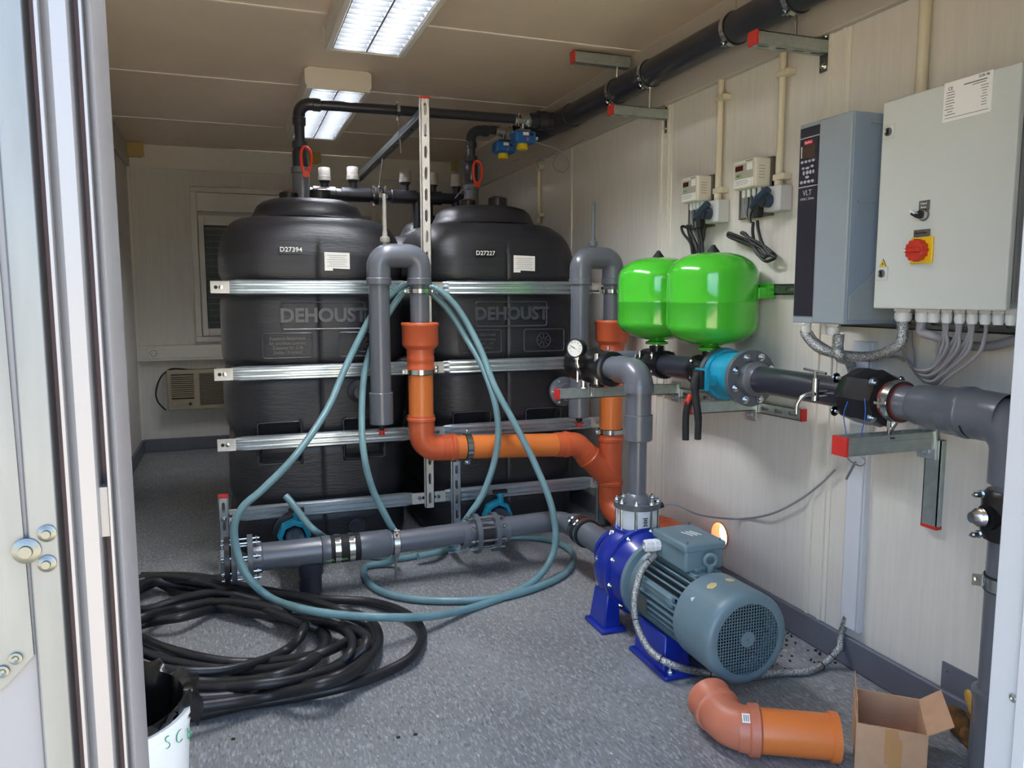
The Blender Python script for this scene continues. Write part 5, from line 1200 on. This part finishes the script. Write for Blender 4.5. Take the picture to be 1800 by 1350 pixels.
t = conduit(0, YC2, P(1362, 330, x=XR-.02).z, 2.035, 'cream conduit dropping to the nearer wall controller'); clip(t, YC2, P(1362, 316, x=XR).z); clip(t, YC2, P(1378, 134, x=XR).z)
t = conduit(0, YC3, P(947, 388, x=XR-.02).z, 2.0, 'short cream conduit on the wall behind the right tank'); clip(t, YC3, P(947, 380, x=XR).z); clip(t, YC3, P(947, 297, x=XR).z)
YC4 = P(1622, 100, x=XR-.02).y
conduit(0, YC4, cz1-.03, 2.035, 'cream conduit rising from the top of the pale cabinet', .016)
a, b = P(1487, 800, x=XR-.03), P(1513, 800, x=XR-.03)
dt = thing('cable_duct', 'vertical pale blue-white cable duct on the wall down to the motor cable', 'cable duct', (XR-.015, 1.87, .12))
zl = P(1500, 1113, x=XR-.03).z
MB().bb(XR-.022, XR, 1.835, 1.912, zl, 1.06).build('duct_body', 'duct_white', dt, bevel=.002)
MB().bb(XR-.028, XR-.022, 1.842, 1.905, zl+.005, 1.06).build('duct_cover', 'duct_white', dt, bevel=.002)

# motor cable, braided
mo = thing('motor_cable', 'braided motor cable looping from the terminal box under the fan cover to the duct', 'cable', (1.2, 2.05, 0))
c0 = V((AX-.065, 2.185, AZ+.17))
MB().lathe(c0, (-1, .1, 0), [(0, .020), (.02, .022), (.022, .018), (.03, .022), (.05, .021), (.055, .014)], 8).build('large_gland', 'white_plastic', mo)
pts = [c0+V((-.05, .003, 0)), P(1150, 975, y=2.2), P(1127, 1005, y=2.18), P(1115, 1055, y=2.15), P(1120, 1100, y=2.12), P(1145, 1145, y=2.05), P(1185, 1170, y=1.98), P(1235, 1182, z=.016), P(1300, 1190, z=.014), P(1370, 1183, z=.013), P(1420, 1180, z=.013), P(1450, 1165, z=.02), P(1475, 1140, x=XR-.05), P(1478, 1118, x=XR-.025), (XR-.02, 1.885, .17)]
MB().tube(cr(pts, 8), .0115, 12).build('braided_sleeve', 'braid', mo)
ps = cr(pts, 8); mb = MB()
for i in (12, 30, 44, 58, 86, 92): mb.torus(ps[i], ps[i+1]-ps[i], .0122, .0016, 16, 6)
mb.build('cable_tie', 'rubber', mo)
tag(MB().tube(cr([P(1191, 966, y=2.15), P(1202, 965, y=2.1), P(1210, 970, y=2.06), P(1212, 976, y=2.04)], 5), .003, 8).tube([P(1208, 974, y=2.05), P(1217, 979, y=2.045)], .009, 12).build('sensor_lead', 'white_plastic'), 'short white sensor lead on the side of the motor terminal box', 'cable')

# ================================================================== blue-grey rubber hose looped over the left trap
RH = .0145
def hp(x, y, Y=None, z=None): return P(x, y, y=Y) if Y is not None else P(x, y, z=z)
FZ = RH+.001
A = [hp(742, 498, 3.40), hp(718, 499, 3.405), hp(690, 515, 3.405), hp(655, 552, 3.40), hp(610, 640, 3.34), hp(575, 720, 3.22), hp(520, 800, 3.06), hp(462, 860, 2.99), hp(428, 890, 2.975), hp(412, 925, 2.97), hp(418, 975, 2.965), hp(440, 1020, 2.95), hp(478, 1052, 2.93),
     hp(530, 1070, z=.112), hp(600, 1081, z=.107), hp(680, 1085, z=.10), hp(760, 1083, z=.05), hp(830, 1068, z=FZ), hp(895, 1045, z=FZ), hp(940, 1020, z=FZ+.02), hp(967, 985, 2.95), hp(977, 945, 2.96), hp(968, 885, 2.98), hp(940, 815, 3.03), hp(905, 745, 3.12), hp(870, 680, 3.21), hp(845, 615, 3.30), hp(810, 550, 3.38), hp(775, 512, 3.40), hp(748, 504, 3.43),
     hp(722, 507, 3.435), hp(698, 528, 3.435), hp(665, 585, 3.43), hp(642, 650, 3.39), hp(636, 730, 3.30), hp(640, 800, 3.2), hp(655, 860, 3.2), hp(682, 915, 3.2), hp(700, 950, 3.21), hp(690, 985, z=FZ+.02), hp(645, 995, z=FZ), hp(641, 1012, z=FZ), hp(665, 1037, z=FZ), hp(720, 1052, z=FZ), hp(800, 1056, z=FZ), hp(880, 1050, z=FZ), hp(950, 1030, z=FZ), hp(993, 1008, z=FZ), hp(1008, 985, z=FZ), hp(1000, 965, z=FZ), hp(960, 948, z=FZ), hp(880, 945, z=FZ), hp(800, 962, z=FZ), hp(740, 975, z=FZ), hp(690, 982, z=FZ), hp(640, 975, z=FZ), hp(590, 955, z=.05), hp(560, 938, 3.24), hp(540, 920, 3.26), hp(525, 900, 3.29), hp(512, 883, 3.32), hp(502, 872, 3.34)]
B = [hp(752, 508, 3.435), hp(786, 543, 3.43), hp(818, 592, 3.40), hp(846, 640, 3.31), hp(868, 700, 3.22), hp(876, 760, 3.2), hp(868, 815, 3.2), hp(848, 870, 3.2), hp(825, 905, 3.21), hp(805, 935, 3.22), hp(790, 960, z=FZ+.01), hp(770, 970, z=FZ+.028), hp(735, 978, z=FZ+.028)]
hs_ = thing('rubber_hose', 'long blue-grey rubber hose looped over the left U-bend and down to the floor', 'hose', (.6, 3.0, 0))
MB().tube(cr(A, 8), RH, 14).build('hose_body', 'hose_teal', hs_)
MB().tube(cr(B, 8), RH, 14).build('hose_body', 'hose_teal', hs_)

# ================================================================== black hose coil on the floor
RB = .0165
loops = [
 [(250, 1012), (350, 1014), (450, 1035), (560, 1052), (650, 1058), (712, 1078), (742, 1110), (728, 1150), (680, 1180), (600, 1208), (500, 1228), (430, 1238), (340, 1258), (230, 1262), (130, 1230), (110, 1150), (150, 1060)],
 [(250, 1016), (340, 1022), (430, 1045), (520, 1072), (600, 1080), (648, 1100), (660, 1125), (640, 1160), (590, 1190), (500, 1212), (400, 1225), (300, 1228), (200, 1215), (130, 1160), (150, 1080)],
 [(250, 1035), (290, 1020), (360, 1025), (440, 1052), (540, 1085), (620, 1105), (645, 1128), (610, 1165), (540, 1190), (440, 1205), (340, 1212), (240, 1200), (160, 1150), (170, 1075)],
 [(250, 1020), (310, 1040), (380, 1065), (480, 1082), (580, 1092), (628, 1112), (615, 1125), (560, 1150), (480, 1163), (400, 1164), (320, 1148), (255, 1125), (200, 1090), (200, 1050)],
 [(250, 1072), (320, 1052), (390, 1042), (470, 1062), (530, 1085), (530, 1115), (500, 1145), (450, 1165), (380, 1180), (300, 1178), (220, 1160), (180, 1110)],
 [(250, 1085), (310, 1070), (390, 1058), (480, 1070), (550, 1100), (572, 1130), (545, 1165), (480, 1190), (400, 1200), (310, 1195), (230, 1175), (185, 1130)],
 [(250, 1098), (320, 1085), (400, 1068), (500, 1080), (600, 1105), (618, 1145), (570, 1180), (480, 1200), (380, 1210), (280, 1205), (200, 1180), (180, 1130)],
 [(250, 1028), (330, 1032), (420, 1055), (510, 1088), (570, 1112), (566, 1140), (530, 1165), (450, 1178), (350, 1172), (260, 1150), (190, 1110), (190, 1060)],
 [(250, 1018), (340, 1018), (450, 1042), (520, 1050), (590, 1070), (650, 1090), (665, 1130), (625, 1180), (560, 1205), (480, 1222), (400, 1236), (300, 1245), (200, 1235), (120, 1180), (140, 1080)],
]
pts = []
for i, l in enumerate(loops):
    for j, (x, y) in enumerate(l):
        zz = RB+.001+(.020*((i*1.7+j*.9) % 3) if 0 < i else .004+.01*(j % 2)); zz += .012*(i % 3 == 2)
        pts.append(P(x, y, z=zz))
hb = thing('hose_coil', 'black rubber hose coiled in many loose turns on the floor', 'hose', (.05, 2.8, 0))
MB().tube(cr(pts, 9), RB, 12).build('hose_body', 'hose_black', hb)

# ================================================================== white bin with black liner
bc = V((-.252, 1.49, 0)); BH = .455
bn = thing('waste_bin', 'white plastic bin lined with a black bag beside the left door frame', 'bin', bc)
MB().lathe(bc, (0, 0, 1), [(.0, .0), (.0, .118), (.01, .122), (BH-.034, .1475), (BH-.032, .151), (BH-.024, .151), (BH-.022, .149), (BH-.014, .149), (BH-.012, .154), (BH, .154), (BH, .146), (.02, .118), (.02, .0)], 64).build('bin_body', 'bin_white', bn)
random.seed(9); vs = []; n1 = 72; prof = [(-.30, .105), (-.12, .130), (-.02, .138), (.012, .146), (.016, .154), (.006, .161), (-.02, .163), (-.045, .164)]
for i, (dz, r) in enumerate(prof):
    for k in range(n1):
        q = 2*PI*k/n1; cover = 1.0 if not (PI*1.05 < q < PI*1.93) else .05
        wv = .006*math.sin(q*9+i)+.004*math.sin(q*17-i*2)+.003*random.random()
        dz_ = dz if i < 4 else dz*cover+.004*(1-cover)+.012*(1-cover)*0
        if i >= 4: r_ = .146+(r-.146)*cover
        else: r_ = r-.008+ (wv if i < 3 else 0)
        vs.append((bc.x+r_*math.cos(q)+ (wv*math.cos(q) if i > 4 and cover == 1 else 0), bc.y+r_*math.sin(q), BH+dz_+(wv*1.5 if i > 3 else 0)))
MB().add(vs, [(i*n1+k, i*n1+(k+1) % n1, (i+1)*n1+(k+1) % n1, (i+1)*n1+k) for i in range(len(prof)-1) for k in range(n1)]).build('bin_liner', 'bag_black', bn)
for ch, px, py, yy in (('S', 283, 1292, 1.40), ('C', 306, 1284, 1.42), ('b', 324, 1278, 1.45)):
    c = P(px, py, y=yy); nn = V((c.x-bc.x, c.y-bc.y, 0)).normalized(); p_ = bc+nn*.153+V((0, 0, c.z-.012))
    text('marker_writing', ch, .036, p_, (-nn.y, nn.x, 0), (0, 0, 1), 'marker_green', bn, .0012, .9, -.0015)
mb = MB()
for k in range(9):
    q = -.78; nn = V((math.cos(q), math.sin(q), 0)); mb.box(bc+nn*.143+V((0, 0, BH-.18-k*.012)), (.002, .014 if k % 2 else .022, .001), Matrix.Rotation(q, 3, 'Z'))
mb.build('scale_marks', 'stain_brown', bn)

# ================================================================== loose orange elbow and cardboard box
RE = .057
e1 = P(1472, 1296, z=RE+.008); e0 = P(1325, 1283, z=RE+.008); cor = P(1270, 1279, z=RE+.006)
ea = (e1-e0).normalized(); up = V((.20, 1, .05)).normalized()
el = thing('orange_elbow', 'loose orange pipe elbow with a short length of pipe, lying on the floor', 'pipe', (e0+e1)/2-V((0, 0, RE)))
MB().tube([e0-ea*.03, e1], RE, 36, caps=False).lathe(e1, -ea, [(0, RE-.004), (0, RE+.006), (.02, RE+.006), (.022, RE+.001)], 36).tube([e1, e0], RE-.004, 36, caps=False).build('pipe', 'kg_orange', el)
c_ = cor+V((.02, 0, 0)); sock_end = c_+up*.145
mb = MB().tube(fil([e0, c_, c_+up*.08], .075, 12), RE*1.02, 36, caps=False)
mb.lathe(e0-ea*.012, ea, [(-.03, RE), (-.005, RE+.003), (0, RE+.010), (.022, RE+.010), (.027, RE+.004), (.028, RE)], 36)
mb.lathe(c_+up*.062, up, [(0, RE), (.004, RE+.008), (.016, RE+.009), (.02, RE+.004), (.062, RE+.005), (.067, RE+.008), (.070, RE+.006), (.070, RE), (.02, RE-.002)], 36)
mb.build('elbow', 'kg_dusty', el)
st = (e0-ea*.045); nn = V((-.0, -.62, .78)).normalized()
MB().box(st+nn*(RE+.0065), (.020, .026, .001), Matrix((ea, nn.cross(ea), nn)).transposed()).build('paper_sticker', 'label_white', el)
mb = MB()
for k in range(3): mb.box(st+nn*(RE+.0072)+ea*(-.005+k*.005), (.002, .018, .0006), Matrix((ea, nn.cross(ea), nn)).transposed())
mb.build('sticker_print', 'print_grey', el)

b0 = P(1507, 1270, y=1.44); hb_ = b0.z
f0 = V((b0.x, b0.y, 0)); f1 = P(1631, 1293, z=hb_); f1.z = 0
bk = P(1620, 1230, z=hb_); bk.z = 0; dd_ = bk-f1; ux = (f1-f0).normalized(); uy = V((-ux.y, ux.x, 0)); Lb, Db = (f1-f0).length, dd_.dot(uy)
bx = thing('cardboard_box', 'open brown cardboard box on the floor by the right-hand wall', 'box', f0+ux*Lb/2+uy*Db/2)
R = Matrix((ux, uy, V((0, 0, 1)))).transposed(); tk = .004
def pl(cx, cy_, cz, sx, sy, sz, nm_, mt_='cardboard', ex=None): return MB().box(f0+ux*cx+uy*cy_+V((0, 0, cz)), (sx, sy, sz), R if ex is None else R @ ex).build(nm_, mt_, bx)
pl(Lb/2, 0, hb_/2, Lb, tk, hb_, 'box_side'); pl(Lb/2, Db, hb_/2, Lb, tk, hb_, 'box_side')
pl(0, Db/2, hb_/2, tk, Db, hb_, 'box_side'); pl(Lb, Db/2, hb_/2, tk, Db, hb_, 'box_side'); pl(Lb/2, Db/2, tk/2, Lb, Db, tk, 'box_bottom', 'cardboard_in')
pl(Lb*.5, -.0026, hb_*.62, .03, .0008, hb_*.76, 'packing_tape', 'tape'); pl(Lb*.56, -.0030, hb_*.4, .03, .0006, hb_*.8, 'packing_tape', 'tape')
fl = .055
MB().add([f0+V((0, 0, hb_)), f0+uy*Db+V((0, 0, hb_)), f0+uy*(Db-.006)+V((-.004, 0, hb_+fl)), f0+uy*.006+V((-.004, 0, hb_+fl))]+[p+V((tk*.7, 0, 0)) for p in (f0+V((0, 0, hb_)), f0+uy*Db+V((0, 0, hb_)), f0+uy*(Db-.006)+V((-.004, 0, hb_+fl)), f0+uy*.006+V((-.004, 0, hb_+fl)))], [(0, 1, 2, 3), (7, 6, 5, 4), (0, 4, 5, 1), (1, 5, 6, 2), (2, 6, 7, 3), (3, 7, 4, 0)]).build('box_flap', 'cardboard', bx)
g0 = f0+ux*Lb+V((0, 0, hb_)); g1 = g0+uy*Db; o_ = ux*.055+V((0, 0, .028))
q4 = [g0, g1, g1+o_*.9-uy*.0+V((0, 0, .012)), g0+o_*1.05+uy*.012]
MB().add(q4+[p-V((0, 0, tk*.7)) for p in q4], [(0, 1, 2, 3), (7, 6, 5, 4), (0, 4, 5, 1), (1, 5, 6, 2), (2, 6, 7, 3), (3, 7, 4, 0)]).build('box_flap', 'cardboard', bx)
h0 = f0+uy*Db+V((0, 0, hb_)); h1 = h0+ux*Lb; o_ = uy*.012+V((0, 0, .05))
# a few crumbs of debris on the floor
random.seed(21); mb = MB()
for k in range(60):
    y = random.uniform(1.9, 2.35); x = XR-.03-random.random()**2*.28; s_ = random.uniform(.002, .006)
    mb.box((x, y, s_/2), (s_*1.6, s_, s_), Euler((0, 0, random.random()*3)).to_matrix())
for x_, y_ in ((1122, 1120), (410, 1300), (700, 1297), (730, 1292)): c = P(x_, y_, z=0); mb.box(c+V((0, 0, .002)), (.010, .006, .004))
tag(mb.build('floor_debris', 'cable_black', kind='stuff'), 'scattered dark crumbs and dirt on the floor along the skirting', 'debris')
for o in bpy.data.objects:
    if '_o' in o: del o['_o']
